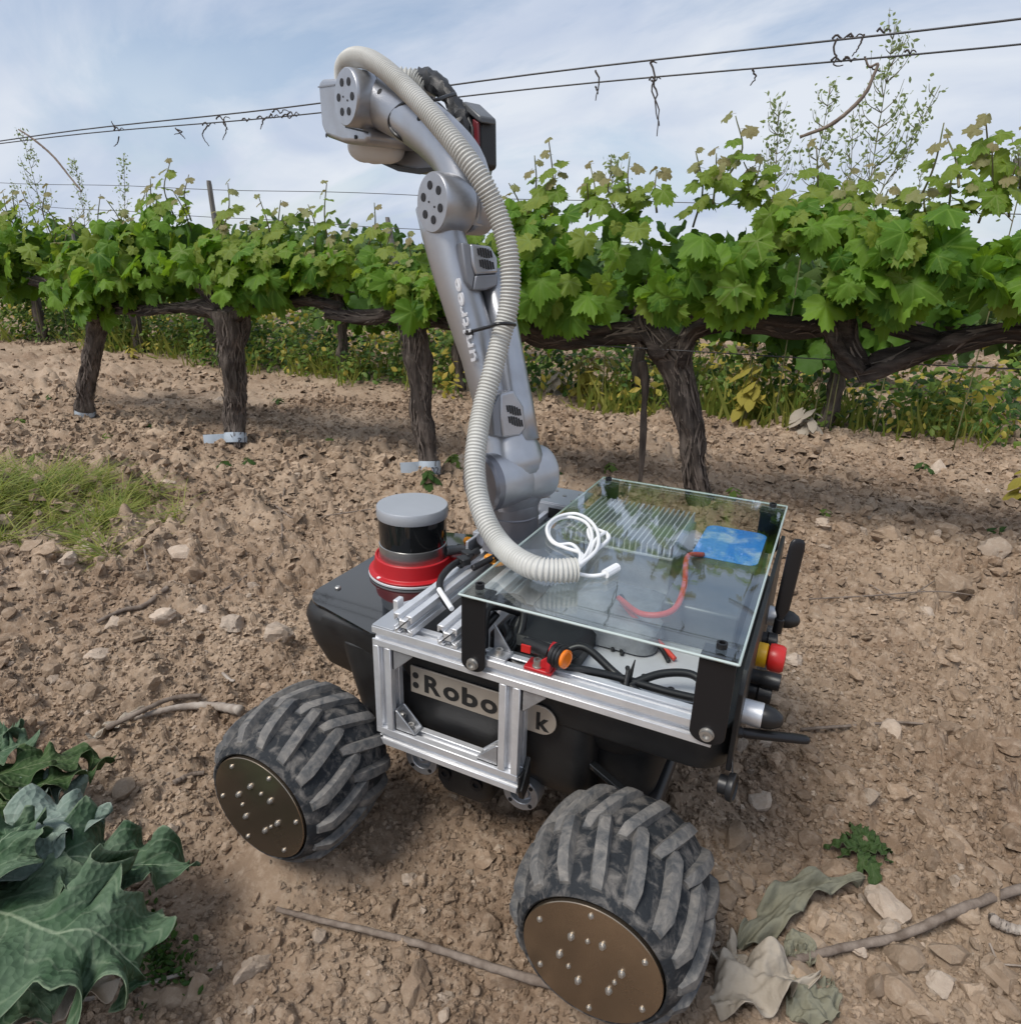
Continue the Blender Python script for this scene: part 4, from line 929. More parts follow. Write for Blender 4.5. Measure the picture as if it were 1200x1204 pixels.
drum(Ec, .012, .0565, .0345, 'elbow_cap', M['silver']); holes(Ec, .0567, .0195, hr=.0050)
drum(Ec, -.020, .0105, .0340, 'elbow_drum', M['silver'])
# forearm: a bowed thick tube
FO = .006
fp = [sz(546, 258, FO), sz(549, 228, FO), sz(540, 193, FO), sz(517, 165, FO), sz(488, 142, FO), sz(455, 124, FO), sz(428, 113, FO)]
FP = spline([A(s, FO-.004*(i/6.0), z) for i, (s, z) in enumerate(fp)], 30)
fr_ = np.interp(np.linspace(0, 1, 30), [0, .15, .4, .6, .85, 1], [.030, .031, .031, .032, .034, .034])
q = MB(); q.tube(FP, fr_, 36); fa = apart(q, 'forearm', M['silver'], sharp=40)
for t, dy in ((14, .0), (22, .0)):
    T = nrm(FP[t+1]-FP[t-1]); up = nrm(np.cross(T, AN)); up = up if up[2] > 0 else -up
    for sg, an in ((1, .55),):
        dr = nrm(AN*math.cos(an)+up*math.sin(an)); c0 = FP[t]+dr*(fr_[t]-.0003)
        q = MB(); q.lathe(c0, dr, [(.0042, 0), (.0042, .0006)], 12); q.build('screw_recess', M['hole'], ARM)
# wrist cap
Wc = sz(408, 114, .052)
drum(Wc, .012, .0545, .0355, 'wrist_cap', M['silver']); holes(Wc, .0547, .0200, hr=.0050, ph=.1)
q = MB(); q.lathe(A(Wc[0], .019, Wc[1]), AN, [(.0360, .0), (.0360, .0008)], 56); apart(q, 'wrist_seam', M['arm_mid'])
q = MB(); q.lathe(A(Wc[0], -.035, Wc[1]), AN, [(.029, 0), (.034, .006), (.035, .048)], 48); apart(q, 'wrist_drum', M['silver'])
# wrist block
out = [(373, 97), (377, 92), (394, 91), (404, 100), (420, 130), (433, 158), (430, 170), (402, 168), (383, 161), (377, 148)]
q = MB(); q.poly3([ap(u, v, .030) for u, v in out], -AN*.085); wb = apart(q, 'wrist_block', M['silver'], bevel=.010, segs=5)
q = MB(); q.poly3([ap(u, v, .0306) for u, v in ((374, 101.2), (394, 98.5), (394, 100.2), (374, 103))], AN*.0006); q.build('wrist_seam', M['arm_mid'], ARM)
q = MB(); q.poly3([ap(u, v, .0312) for u, v in ((406, 148), (433, 154.5), (433, 156.5), (406, 150))], AN*.0006); q.build('wrist_slot', M['hole'], ARM)
for u, v in ((384, 159), (418, 161)):
    q = MB(); q.lathe(ap(u, v, .0308), AN, [(.003, 0), (.003, .0008)], 10); q.build('screw_recess', M['hole'], ARM)
q = MB(); q.tube([ap(396, 90, .0), ap(393.5, 78, .0)], .0011, 6); q.build('wire_end', M['rubber_cable'], ARM)
# white wrap hanging below the wrist and the gripper bracket
wp = spline([ap(414, 174, -.03), ap(432, 172, -.028), ap(452, 172, -.03), ap(470, 179, -.034)], 12)
q = MB(); q.tube(wp, [.004, .016, .021, .024, .023, .026, .026, .024, .025, .022, .018, .010], 14); apart(q, 'white_wrap', M['white'], sub=1, sharp=0)
q = MB(); q.poly3([ap(u, v, -.055) for u, v in ((441, 188), (470, 201), (494, 204.5), (514, 199), (505, 184), (486, 166), (470, 160), (466, 176))], -AN*.05); apart(q, 'gripper_bracket', M['arm_mid'], bevel=.003)
q = MB(); q.poly3([ap(u, v, -.053) for u, v in ((441, 188.5), (470, 201.5), (494, 205), (514, 199.5), (512, 196.5), (492, 198), (470, 195), (446, 187))], AN*.003); apart(q, 'bracket_rim', M['black'])
q = MB(); q.poly3([ap(u, v, -.052) for u, v in ((484, 167), (492, 170), (512, 192), (508, 194), (490, 178))], AN*.003); apart(q, 'bracket_slot', M['hole'])
# camera head behind the forearm
CO = -.085
q = MB(); q.poly3([ap(u, v, CO) for u, v in ((540, 130), (552, 126), (564, 136), (565, 195), (560, 200), (553, 188), (544, 168))], -AN*.030); ch = apart(q, 'camera_head', M['black'], bevel=.004)
q = MB(); q.poly3([ap(u, v, CO+.003) for u, v in ((558, 140), (564, 144), (565, 192), (559, 190))], AN*.004); apart(q, 'red_stripe', M['darkred'], bevel=.001)
q = MB(); q.poly3([ap(u, v, CO+.006) for u, v in ((532, 121), (546, 119), (564, 136), (564, 144), (557, 139), (542, 127), (533, 128))], -AN*.028); apart(q, 'camera_lid', M['grey_lid'], bevel=.002)
q = MB(); q.poly3([ap(u, v, CO+.004) for u, v in ((539, 140), (553, 136), (559, 150), (561, 205), (555, 199), (545, 180))], AN*.006); apart(q, 'black_board', M['black'], bevel=.002)
for u, v in ((571, 163), (572, 180), (569, 198)):
    q = MB(); c0 = ap(u, v, CO-.02); q.lathe(c0-AN*.004, nrm(AN*.2+CR*.9), [(.0115, -.006), (.0115, .002), (.0095, .006), (.004, .0082), (0, .0084)], 20, caps=(True, False)); apart(q, 'camera_lens', M['lidar_grey'])
tp = spline([ap(489, 90, -.07), ap(503, 93, -.07), ap(520, 104, -.07), ap(534, 122, -.075), ap(543, 142, -.075), ap(552, 168, -.075)], 26)
q = MB(); q.tube(tp, np.array([.006, .010, .013, .0155, .016, .016, .016, .0155, .015, .0145, .0135, .0125, .012, .0115, .011, .011, .0115, .013, .0145, .0155, .015, .014, .012, .010, .008, .006])*.92, 14)
V0 = np.array(q.v); q.v = [tuple(p+.0014*rng.normal(size=3)) for p in V0]; apart(q, 'tape_wrap', M['black'], sharp=30)
for P in ([(505, 132, -.03), (514, 122, -.01), (528, 136, -.05), (540, 152, -.07)], [(500, 136, -.03), (520, 150, -.05), (545, 150, -.07)], [(530, 145, -.06), (548, 165, -.07), (556, 195, -.07)], [(524, 130, -.07), (538, 160, -.07), (552, 200, -.075)]):
    cable('black_lead', [ap(u, v, o) for u, v, o in P], .0026, M['rubber_cable'], 24, 6, ARM)
# motor covers with grilles: a grille face turned to the arm's front, a cheek beside it
N2 = nrm(-AU+AN*.12+AW*.12)
def fpx(u, v, ref, lift=0.0): return onpl(u, v, ref+N2*lift, N2)
def cover(face, chin, cheek, ref, gx, gy, gu, gv, hgt):
    P = [fpx(u, v, ref) for u, v in face]
    q = MB(); q.poly3(P, -N2*.035); apart(q, 'motor_cover', M['silver'], bevel=.003, segs=3)
    for r in range(2):
        for k in range(6):
            u = gx+gu[0]*(k-2.5)+gv[0]*(r-.5); v = gy+gu[1]*(k-2.5)+gv[1]*(r-.5)
            h = hgt*[.72, .9, 1, 1, .9, .72][k]/2; w = .85; sl = gv[0]/gv[1]
            q = MB(); q.poly3([fpx(u-w-sl*h, v-h, ref, .0003), fpx(u+w-sl*h, v-h, ref, .0003), fpx(u+w+sl*h, v+h, ref, .0003), fpx(u-w+sl*h, v+h, ref, .0003)], N2*.0006); apart(q, 'grille_slot', M['hole'])
    if chin: q = MB(); q.poly3([fpx(u, v, ref, -.001) for u, v in chin], -N2*.03); apart(q, 'cover_chin', M['arm_mid'], bevel=.002)
    q = MB(); q.poly3([fpx(u, v, ref, -.0015) for u, v in cheek], -N2*.03); apart(q, 'cover_cheek', M['arm_mid'], bevel=.002)
cover([(553, 286), (577, 289), (585, 303), (586, 321), (559, 323), (555, 310)], [(559, 323.5), (586, 321.5), (585, 336), (571, 341), (556, 341)], [(542.5, 284.5), (553, 286.5), (555, 311), (558.5, 323), (555.5, 341), (548, 330)], ap(566, 305, .012), 571, 304, (3.0, .5), (2.4, 13.5), 11.5)
cover([(588, 463), (604, 459), (616, 478), (618.5, 504), (612, 513), (591, 515), (588, 490)], None, [(578, 480), (588, 463), (588.5, 490), (591, 515), (580, 513)], ap(600, 488, .018), 605, 489, (2.9, .8), (2.2, 13.0), 11)
q = MB(); sp = spline([sect(t, .0, .0, o_, oo=d_)[0] for t, o_, d_ in ((.2, -.006, .0215), (.45, -.006, .0225), (.7, -.004, .027))], 20); q.tube(sp, .0012, 6); apart(q, 'arm_seam', M['arm_mid'])
# lettering up the arm
tx = ap(561, 424, .036); ty_ = ap(541, 326, .046)
ln = ty_-tx; lw = np.linalg.norm(ln); d1 = ln/lw; up = nrm(np.cross(AN, d1)); up2 = np.cross(AN, d1)
text_mesh('lettering', 'unitree', tx, d1, nrm(np.cross(nrm(AN*.97+perp*.12), d1)), lw, .0185, .0016, M['letter_pale'], ARM, bold=.012)

# ---- corrugated hose
hp = [(403, 96, .0), (404, 78, .012), (414, 68, .024), (430, 68.5, .030), (448, 78, .034), (470, 97, .036), (494, 121, .038), (520, 151, .038), (545, 182, .034), (566, 212, .022), (581, 242, .010), (594, 280, .002), (600, 320, .000), (598, 360, .004), (588, 400, .018), (578, 440, .036), (567, 480, .056), (561, 515, .076), (558, 550, .092), (562, 585, .104), (573, 617, .112)]
P = [ap(u, v, o) for u, v, o in hp]+[CAM+sight(589, 641)*.738, CAM+sight(607, 657)*.708, onz(630, 668, .3695), onz(655, 671, .3685), onz(677, 670, .368)]
HP = spline(P, 1600)
d = np.r_[0, np.cumsum(np.linalg.norm(np.diff(HP, axis=0), axis=1))]
du = np.linspace(0, d[-1], 1900); HP = np.stack([np.interp(du, d, HP[:, i]) for i in range(3)], 1); d = du
w_ = np.sin(d/.0043*2*math.pi); HR = .0119+.0010*np.sign(w_)*np.abs(w_)**.6
q = MB(); q.tube(HP, HR, 18, caps=True); apart(q, 'corrugated_hose', M['hose'], sharp=0)
q = MB(); hp2 = spline([ap(470, 93, -.045), ap(485, 95, -.06), ap(497, 98, -.068), ap(506, 103, -.07)], 130); d2 = np.r_[0, np.cumsum(np.linalg.norm(np.diff(hp2, axis=0), axis=1))]
q.tube(hp2, .0150+.0017*np.sin(d2/.0066*2*math.pi), 18); apart(q, 'hose_end', M['hose'], sharp=0)
# cable ties round hose and arm
c0 = A(Ss, 0, Sz)+axis*L12*.53
tie = [ap(548, 391, .037), ap(560, 388, .036), ap(575, 384, .034), ap(586, 380.5, .034), ap(602, 381, .012), ap(604, 382.5, -.015), ap(590, 384, -.035), ap(565, 388, -.04), ap(549, 391, -.02), ap(547, 392, .02), ap(548, 391, .037)]
q = MB(); q.tube(spline(tie, 60), .0022, 8); q.box(ap(552, 391, .038), (.008, .006, .006)); apart(q, 'cable_tie', M['rubber_cable'])
tie = [ap(488, 172, .0), ap(470, 162, .028), ap(459, 150, .032), ap(458, 138, .034), ap(466, 127, .032), ap(480, 119, .028), ap(500, 116, .026), ap(513, 117, .02), ap(525, 113, .0), ap(535, 110, -.02)]
q = MB(); q.tube(spline(tie, 60), .0023, 8); q.box(ap(505, 118, .026), (.008, .008, .008)); apart(q, 'cable_tie', M['rubber_cable'])
# white cables coiled where the hose ends
def wc(P): cable('white_cable', P, .0022, M['white_cable'], 70, 8)
zt = .3575
def g(u, v, z=zt): return onz(u, v, z)
wc([g(676, 668, .365), g(690, 650, .364), g(696, 630, .362), g(688, 614, .362), g(668, 608), g(650, 614), g(645, 628), g(655, 640), g(672, 640), g(682, 652, .362), g(678, 668, .365)])
wc([g(676, 668, .368), g(700, 648, .368), g(703, 628, .367), g(693, 612, .366), g(676, 604, .362), g(655, 608, .361), g(643, 620, .361), g(648, 636), g(664, 644), g(684, 652, .361), g(680, 669, .366)])
wc([g(676, 670, .364), g(690, 655, .362), g(700, 635, .363), g(712, 626, .361), g(714, 636), g(703, 642), g(694, 634), g(692, 622), g(706, 624), g(716, 632, .359), g(700, 648, .36), g(682, 666, .364)])
wc([g(676, 674, .362), g(692, 677), g(706, 676), g(716, 672), g(722, 668)])
q = MB(); q.tube([g(711, 675), g(718, 671), g(725, 667)], .005, 10); q.build('cable_plug', M['white_cable'], ROBOT)
# ================================================================== VINEYARD
def grape_leaf(seed, n=44, rings=3, petiole=True, lowpoly=False):
    g = np.random.default_rng(seed)
    ang = np.radians([0, 14, 30, 46, 54, 66, 84, 100, 110, 124, 144, 162, 180])
    rad = np.array([1.0, .94, .74, .82, .93, .86, .63, .72, .77, .72, .62, .46, .14])
    rad = rad*(1+g.normal(0, .05, len(rad))); rad[-1] = .14
    th = np.linspace(-math.pi, math.pi, n, endpoint=False)
    r = np.interp(np.abs(th), ang, rad)
    if not lowpoly:
        r = r*(1+.075*np.where(np.arange(n) % 2 == 0, 1, -1)*np.clip(1.4-np.abs(th)/2.6, .2, 1))
    r *= .62
    fold = g.uniform(.0, .45); droop = g.uniform(.1, .95); tw = g.normal(0, .15); ph = g.uniform(0, 6.28, 3)
    V = [(0, 0, 0)]; F = []
    for k in range(1, rings+1):
        q = k/rings
        for i in range(n):
            rr = r[i]*(q if q == 1 else q*(.62/.62)*min(1, .55/(r[i]+1e-6)+.35) if False else q)
            x = rr*math.sin(th[i]); y = rr*math.cos(th[i])
            z = -fold*abs(x)*.8-droop*max(0, y)**2*.8-droop*.5*x*x+tw*x*y+.045*q*math.sin(3*th[i]+ph[0])+.03*q*math.sin(7*th[i]+ph[1])
            V.append((x, y, z))
    for i in range(n): F.append((0, 1+(i+1) % n, 1+i))
    for k in range(1, rings):
        for i in range(n):
            a = 1+(k-1)*n+i; b_ = 1+(k-1)*n+(i+1) % n
            F.append((a, b_, b_+n)); F.append((a, b_+n, a+n))
    if petiole:
        o = len(V)
        for k, (y, z) in enumerate(((0, -.004), (-.25, -.05), (-.5, -.16))):
            for j in range(3):
                a = 2.094*j; V.append((.013*math.cos(a), y, z+.013*math.sin(a)))
        for k in range(2):
            for j in range(3):
                F.append((o+k*3+j, o+k*3+(j+1) % 3, o+k*3+3+(j+1) % 3)); F.append((o+k*3+j, o+k*3+3+(j+1) % 3, o+k*3+3+j))
    return np.array(V, float), np.array(F)
def leaf_mesh(seed, material, **k):
    V, F = grape_leaf(seed, **k); me = bpy.data.meshes.new('leaf'); me.from_pydata(V.tolist(), [], F.tolist()); me.shade_smooth(); me.materials.append(material); return me
LEAF = [leaf_mesh(i, M['leaf'], n=60, rings=2) for i in range(9)]
YOUNG = [leaf_mesh(20+i, M['leaf_young'], n=52, rings=2) for i in range(6)]
TIP = [leaf_mesh(40+i, M['leaf_tip'], n=26, rings=2) for i in range(4)]
LOW = [grape_leaf(60+i, n=24, rings=1, petiole=False, lowpoly=True) for i in range(6)]
BL = [(np.array([(-.035, 0, 0), (.035, 0, 0), (.03, .5, .06), (-.03, .5, .06), (0, 1, .30)], float), np.array([(0, 1, 2), (0, 2, 3), (3, 2, 4)]))]
SL = [(np.array([(0, 0, 0), (.26, .4, -.05), (.20, .75, -.10), (0, 1, -.16), (-.20, .75, -.10), (-.26, .4, -.05), (0, .5, .03)], float), np.array([(0, 1, 6), (1, 2, 6), (2, 3, 6), (3, 4, 6), (4, 5, 6), (5, 0, 6)]))]
def leaf_frame(N, T):
    N = nrm(N); T = np.asarray(T, float); T = nrm(T-N*np.dot(T, N)); X = np.cross(T, N); return X, T, N
def leaf_mx(p, N, T, s):
    X, T, N = leaf_frame(N, T); m = Matrix.Identity(4)
    for i in range(3): m[i][0] = X[i]*s; m[i][1] = T[i]*s; m[i][2] = N[i]*s; m[i][3] = p[i]
    return m
def cloud(name, P, N, T, s, protos, material, parent=None):
    Vs = []; Fs = []; off = 0; P = np.asarray(P); N = np.asarray(N); T = np.asarray(T); s = np.asarray(s)
    N = N/np.linalg.norm(N, axis=1)[:, None]; T = T-N*(T*N).sum(1)[:, None]; T /= np.linalg.norm(T, axis=1)[:, None]+1e-9; X = np.cross(T, N)
    for i, (V0, F0) in enumerate(protos):
        ix = np.arange(len(P))[i::len(protos)]
        if not len(ix): continue
        Q = P[ix][:, None]+s[ix][:, None, None]*(V0[None, :, 0, None]*X[ix][:, None]+V0[None, :, 1, None]*T[ix][:, None]+V0[None, :, 2, None]*N[ix][:, None])
        Vs.append(Q.reshape(-1, 3)); Fs.append((F0[None]+(np.arange(len(ix))*len(V0))[:, None, None]+off).reshape(-1, F0.shape[1])); off += len(ix)*len(V0)
    return big_mesh(name, np.vstack(Vs), np.vstack(Fs), material, parent, smooth=True)
def randn(n, m=(0, 0, 0), s=(1, 1, 1)): return np.asarray(m)+rng.normal(size=(n, 3))*np.asarray(s)

def wood(name, P, R, parent, material, seed, origin, nr=None, na=26, rough=1.0):
    P = np.asarray(P, float)-np.asarray(origin); R = np.asarray(R, float)
    Q = spline(np.c_[P, R], nr or max(16, 9*len(P))); k = len(Q)
    T = np.gradient(Q[:, :3], axis=0); T /= np.linalg.norm(T, axis=1)[:, None]; x, y, _ = frame(T[0]); V = []; F = []
    dd = np.r_[0, np.cumsum(np.linalg.norm(np.diff(Q[:, :3], axis=0), axis=1))]
    th = np.arange(na)*2*math.pi/na
    for i in range(k):
        x = nrm(x-T[i]*np.dot(x, T[i])); y = np.cross(T[i], x)
        tt = th+dd[i]*3.0
        n = .15*np.sin(3*tt+seed)+.075*np.sin(5*tt+1.7*seed+dd[i]*6)+.055*np.sin(9*tt+seed*.7-dd[i]*9)
        n += .46*vnoise(np.cos(th)*2.2+seed*3.1, np.sin(th)*2.2+dd[i]*14, int(seed*7)+1)+.28*vnoise(th*6, np.full(na, dd[i]*9.0), int(seed*5)+3)
        bl = .30*vnoise(np.array([dd[i]*11.0]), np.array([seed*3.3]), 51)[0]+.22*vnoise(np.array([dd[i]*27.0]), np.array([seed*1.3]), 52)[0]
        rr = Q[i, 3]*(1+rough*n+1.2*bl)
        Q[i, :3] += (x*vnoise(np.array([dd[i]*9.0]), np.array([seed*5.1]), 53)[0]+y*vnoise(np.array([dd[i]*9.0]), np.array([seed*7.1]), 54)[0])*Q[i, 3]*.75*(0 if i == 0 else 1)
        for j in range(na): V.append(Q[i, :3]+(x*math.cos(th[j])+y*math.sin(th[j]))*rr[j])
    for i in range(k-1):
        for j in range(na): F.append((i*na+j, i*na+(j+1) % na, (i+1)*na+(j+1) % na, (i+1)*na+j))
    b = MB(); b.add(V, F); c0 = len(V)
    b.add([Q[-1, :3]+T[-1]*Q[-1, 3]*.3]+V[(k-1)*na:], [(0, 1+(j+1) % na, 1+j)[::-1] for j in range(na)])
    o = b.build(name, material, parent, sharp=0); return o, Q
def bark_strips(Q, parent, n, seed, L=.07):
    g = np.random.default_rng(seed); V = []; F = []
    for _ in range(n):
        i = g.integers(1, len(Q)-2); T = nrm(Q[i+1, :3]-Q[i-1, :3]); x, y, _z = frame(T); a = g.uniform(0, 6.28)
        dr = x*math.cos(a)+y*math.sin(a); sd = np.cross(T, dr); r = Q[i, 3]; ln = L*g.uniform(.4, 1.6); w = g.uniform(.0010, .0042); lift = g.uniform(.0, .018); sw = g.normal(0, .25); o = len(V)
        for k in range(5):
            t = k/4-.5; up = r*1.04+lift*(2*t)**2*(1 if t > 0 else .4)
            c = Q[i, :3]+T*ln*t+dr*up+sd*sw*ln*t; V += [c-sd*w*(1-.6*abs(2*t)), c+sd*w*(1-.6*abs(2*t))]
        for k in range(4): F.append((o+2*k, o+2*k+1, o+2*k+3, o+2*k+2))
    return tag(big_mesh('shaggy_bark', V, F, M['strip'], parent, smooth=True), kind='stuff')

TOPX = np.array([-1.2, -.58, -.5, -.25, .04, .33, .50, .63, .80, .93, 1.02, 1.18, 1.5, 1.98, 2.25, 2.55, 3.08, 4]); TOPZ = np.array([.84, .81, .83, .82, .85, .845, .85, .81, .66, .60, .60, .69, .72, .83, .77, .71, .83, .81])
BOTX = np.array([-1.2, -.6, -.49, -.31, .0, .21, .35, .57, .8, 1.02, 1.2, 1.53, 1.9, 2.37, 2.92, 4]); BOTZ = np.array([.60, .60, .585, .575, .565, .585, .535, .50, .52, .53, .49, .53, .575, .43, .47, .5])
top = lambda x: np.interp(x, TOPX, TOPZ)+.11*vnoise(np.asarray(x, float)*6.3, np.asarray(x, float)*0+.5, 311)+.07*vnoise(np.asarray(x, float)*17, np.asarray(x, float)*0+.5, 312); bot = lambda x: np.interp(x, BOTX, BOTZ)+.09*vnoise(np.asarray(x, float)*8.1, np.asarray(x, float)*0+.5, 313)
YR = -1.14
def canopy(root, xl, xr, n, nin, seed, ycen=YR, thr=0.0):
    g = np.random.default_rng(seed); o = np.array(root.location); cnt = 0; tries = 0
    while cnt < n and tries < n*12:
        tries += 1
        x = g.uniform(xl, xr); t, b_ = float(top(x)), float(bot(x)); q = g.uniform(0, 1)**.8; z = b_+(t-b_)*q
        if vnoise(np.array([x*5.5]), np.array([z*7.5]), 300)[0]+g.uniform(-.14, .14) < -.09+thr+.12*(q > .75): continue
        e = math.sqrt(max(0, 1-(1.75*(q-.45))**2)); front = g.uniform(0, 1)
        y = ycen+(.03+.15*e)*(1-.45*front**2)+g.normal(0, .02)
        N = np.array([g.normal(0, .6), .7+g.normal(0, .38)+.3*(q < .3), .28+.75*q**2+g.normal(0, .42)]); T = np.array([g.normal(0, .85), .35+g.normal(0, .2), -1.0+.6*q])
        s = (.044+.082*g.uniform()**1.2)*(1-.22*q); kind = g.uniform()
        if q > .90 and kind < .30: me = TIP[g.integers(4)]; s *= .5
        elif q > .55 and kind < .66 or kind < .16: me = YOUNG[g.integers(6)]; s *= .82
        else: me = LEAF[g.integers(9)]
        inst(me, root, leaf_mx(np.array((x, y, z))-o, N, T, s), 'leaf'); cnt += 1
    x = g.uniform(xl-.05, xr+.05, nin); q = g.uniform(.08, .80, nin); z = bot(x)+(top(x)-bot(x))*q; e = np.sqrt(np.clip(1-(1.8*(q-.5))**2, .05, 1)); y = ycen+e*g.uniform(-.2, .13, nin)
    k = vnoise(x*5.5, z*7.5, 300)+g.uniform(-.1, .1, nin) > -.08+thr; x, y, z = x[k], y[k], z[k]; m = len(x)
    N = np.c_[g.normal(0, .6, m), g.normal(.3, .7, m), g.normal(.5, .5, m)]; T = np.c_[g.normal(0, .6, m), g.normal(.1, .4, m), g.normal(-.8, .4, m)]
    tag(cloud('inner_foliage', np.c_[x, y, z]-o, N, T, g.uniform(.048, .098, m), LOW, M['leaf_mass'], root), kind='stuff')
def shoot(root, base, tip, n, seed, s0=.075):
    g = np.random.default_rng(seed); o = np.array(root.location); base = np.asarray(base); tip = np.asarray(tip)
    mid = (base+tip)/2+np.array((g.normal(0, .012), g.normal(0, .02), 0)); P = spline([base, mid, tip], 12)
    q = MB(); q.tube(P-o, np.linspace(.0030, .0014, 12), 6); q.build('shoot', M['greenstem'], root, sharp=0)
    for k in range(n):
        t = .12+.88*(k+.5)/n; p = P[min(11, int(t*11.9))]; a = k*2.4+g.uniform(-.5, .5)
        out = np.array((math.cos(a), math.sin(a)*.8+.25, .25+g.normal(0, .25)))
        s = s0*(1-.66*t)*g.uniform(.8, 1.2); me = YOUNG[g.integers(6)] if t < .72 else TIP[g.integers(4)]
        N = np.array((out[0]*.25+g.normal(0, .2), .55+g.normal(0, .25), .7)); T = out*np.array((1, 1, .2))+np.array((0, 0, -.35-.3*(1-t)))
        inst(me, root, leaf_mx(p+nrm(out)*s*.5-o, N, T, s), 'leaf')
def px_line(pts, y):
    """polyline picked on the row plane: (px, py, width in px[, y shift])"""
    P = []; R = []
    for q in pts:
        yy = y+(q[3] if len(q) > 3 else 0); p = ony(q[0], q[1], yy); P.append(p); R.append(q[2]*.39/FPX*np.dot(p-CAM, CF))
    return P, R
def make_vine(label, trunk, arms, xl, xr, n, nin, seed, y):
    P, R = px_line(trunk, y)
    base = np.array((P[0][0], P[0][1], Hs(P[0][0], P[0][1])-.015))
    root = empty('grape_vine', base); tag(root, label, 'grape vine', 'grape vines of the front row')
    P[0] = np.array((P[0][0], P[0][1], base[2])); 
    _o, Q = wood('trunk', P, R, root, M['bark'], seed+.3, base, nr=60)
    bark_strips(Q, root, 300, seed)
    for i, a in enumerate(arms):
        P2, R2 = px_line(a, y); _o, Q2 = wood('arm', P2, R2, root, M['barkx'], seed+i*1.37+.9, base, nr=48, na=22, rough=1.5)
        bark_strips(Q2, root, 120, seed*3+i, .055)
    canopy(root, xl, xr, n, nin, seed)
    return root, Q, base
def tape(root, base, Q, h, wdt, txt, flap, seed):
    i = int(np.argmin(np.abs(Q[:, 2]-h))); c = Q[i, :3]; r = Q[i, 3]*1.16; ax = nrm(Q[i+2, :3]-Q[i-2, :3])
    q = MB(); q.lathe(c-ax*wdt/2, ax, [(r*1.0, 0), (r*1.03, wdt*.5), (r*.99, wdt)], 40, caps=(False, False)); q.lathe(c-ax*wdt/2, ax, [(r*.985, 0), (r*.985, wdt)], 40, caps=(False, False))
    if flap:
        left = -CR; p = c+nrm(left*.9+np.array((0, .35, 0)))*r
        for k, (a, b_, dz) in enumerate(flap):
            q.poly3([p+left*a+ax*wdt*(-.5+dz), p+left*b_+ax*wdt*(-.45+dz*1.4)+np.array((0, .01, 0)), p+left*b_*1.02+ax*wdt*(.42+dz*.4)+np.array((0, .012, 0)), p+left*a+ax*wdt*.48], np.array((0, -.0008, 0)))
    t = q.build('trunk_band', M['tape'], root, sharp=60)
    to = nrm((CAM-np.array(root.location)-c)*np.array((1, 1, 0))); ux_ = np.cross(np.array((0, 0, 1.)), to)
    if txt:
        text_mesh('lettering', txt, c+to*r*1.0+ux_*r*.12-ax*wdt*.27+to*.0005, ux_, ax, r*.72, wdt*.5, .0012, M['ink'], t, bold=.01)
# front row, far to near
v3, Q, b0 = make_vine('leaning grape vine at the left with a pale band low on its thin trunk', [(97, 487, 25), (101, 460, 22), (105, 430, 21), (110, 400, 22), (117, 366, 28)], [[(117, 368, 22), (100, 362, 19), (83, 350, 17), (64, 341, 15), (40, 330, 13)], [(117, 366, 20), (140, 362, 14), (165, 363, 11), (190, 360, 10)]], 2.22, 3.12, 215, 560, 11, -1.08)
tape(v3, b0, Q, .03, .022, None, None, 1)
v2, Q, b0 = make_vine('thick upright grape vine whose trunk band reads 21', [(277, 516, 27), (275, 490, 29), (273, 450, 31), (272, 415, 34), (270, 385, 40), (268, 366, 46)], [[(266, 372, 30), (245, 362, 24), (215, 362, 17), (190, 364, 13), (165, 366, 11)], [(276, 370, 30), (300, 357, 22), (330, 353, 19), (365, 355, 17), (398, 362, 14)], [(262, 362, 18), (240, 340, 16), (232, 322, 14), (250, 326, 11), (272, 335, 9), (286, 347, 7)]], 1.34, 2.22, 205, 600, 12, -1.08)
tape(v2, b0, Q, .035, .038, '21', [(-.02, .07, 0)], 2)
v1, Q, b0 = make_vine('shaggy grape vine behind the lidar whose trunk band reads 22', [(508, 556, 28), (503, 530, 28), (497, 495, 29), (491, 455, 31), (487, 415, 34), (485, 380, 40), (486, 362, 42)], [[(482, 372, 30), (462, 366, 22), (440, 372, 17), (412, 372, 15), (385, 368, 13)], [(490, 372, 30), (510, 372, 24), (535, 378, 22), (560, 384, 24), (590, 388, 27), (618, 382, 30)]], .78, 1.34, 140, 190, 13, -1.09)
tape(v1, b0, Q, .05, .045, '22', [(-.02, .055, .1)], 3)
v0, Q, b0 = make_vine('big forked grape vine just behind the acrylic lid', [(828, 600, 34), (822, 575, 31), (815, 535, 31), (808, 495, 34), (800, 455, 40), (790, 425, 46), (778, 408, 46)], [[(786, 416, 42), (762, 396, 38), (735, 393, 32), (705, 395, 26), (672, 398, 28), (645, 392, 34), (622, 376, 36), (612, 360, 26)], [(800, 432, 26), (806, 408, 28), (818, 390, 27), (845, 381, 25), (880, 379, 24), (920, 383, 22), (960, 384, 22), (985, 378, 26)], [(758, 400, 20), (752, 375, 17), (757, 350, 15), (764, 330, 12)], [(648, 392, 26), (640, 365, 24), (648, 340, 16)]], -.14, .78, 165, 640, 14, -1.24)
# slender dead stem hanging to the ground beside it
P, R = px_line([(752, 566, 7), (755, 520, 8), (757, 480, 9), (759, 450, 10), (756, 425, 12)], -1.26); wood('dead_stem', P, R, v0, M['bark'], 31, b0, nr=30, na=10)
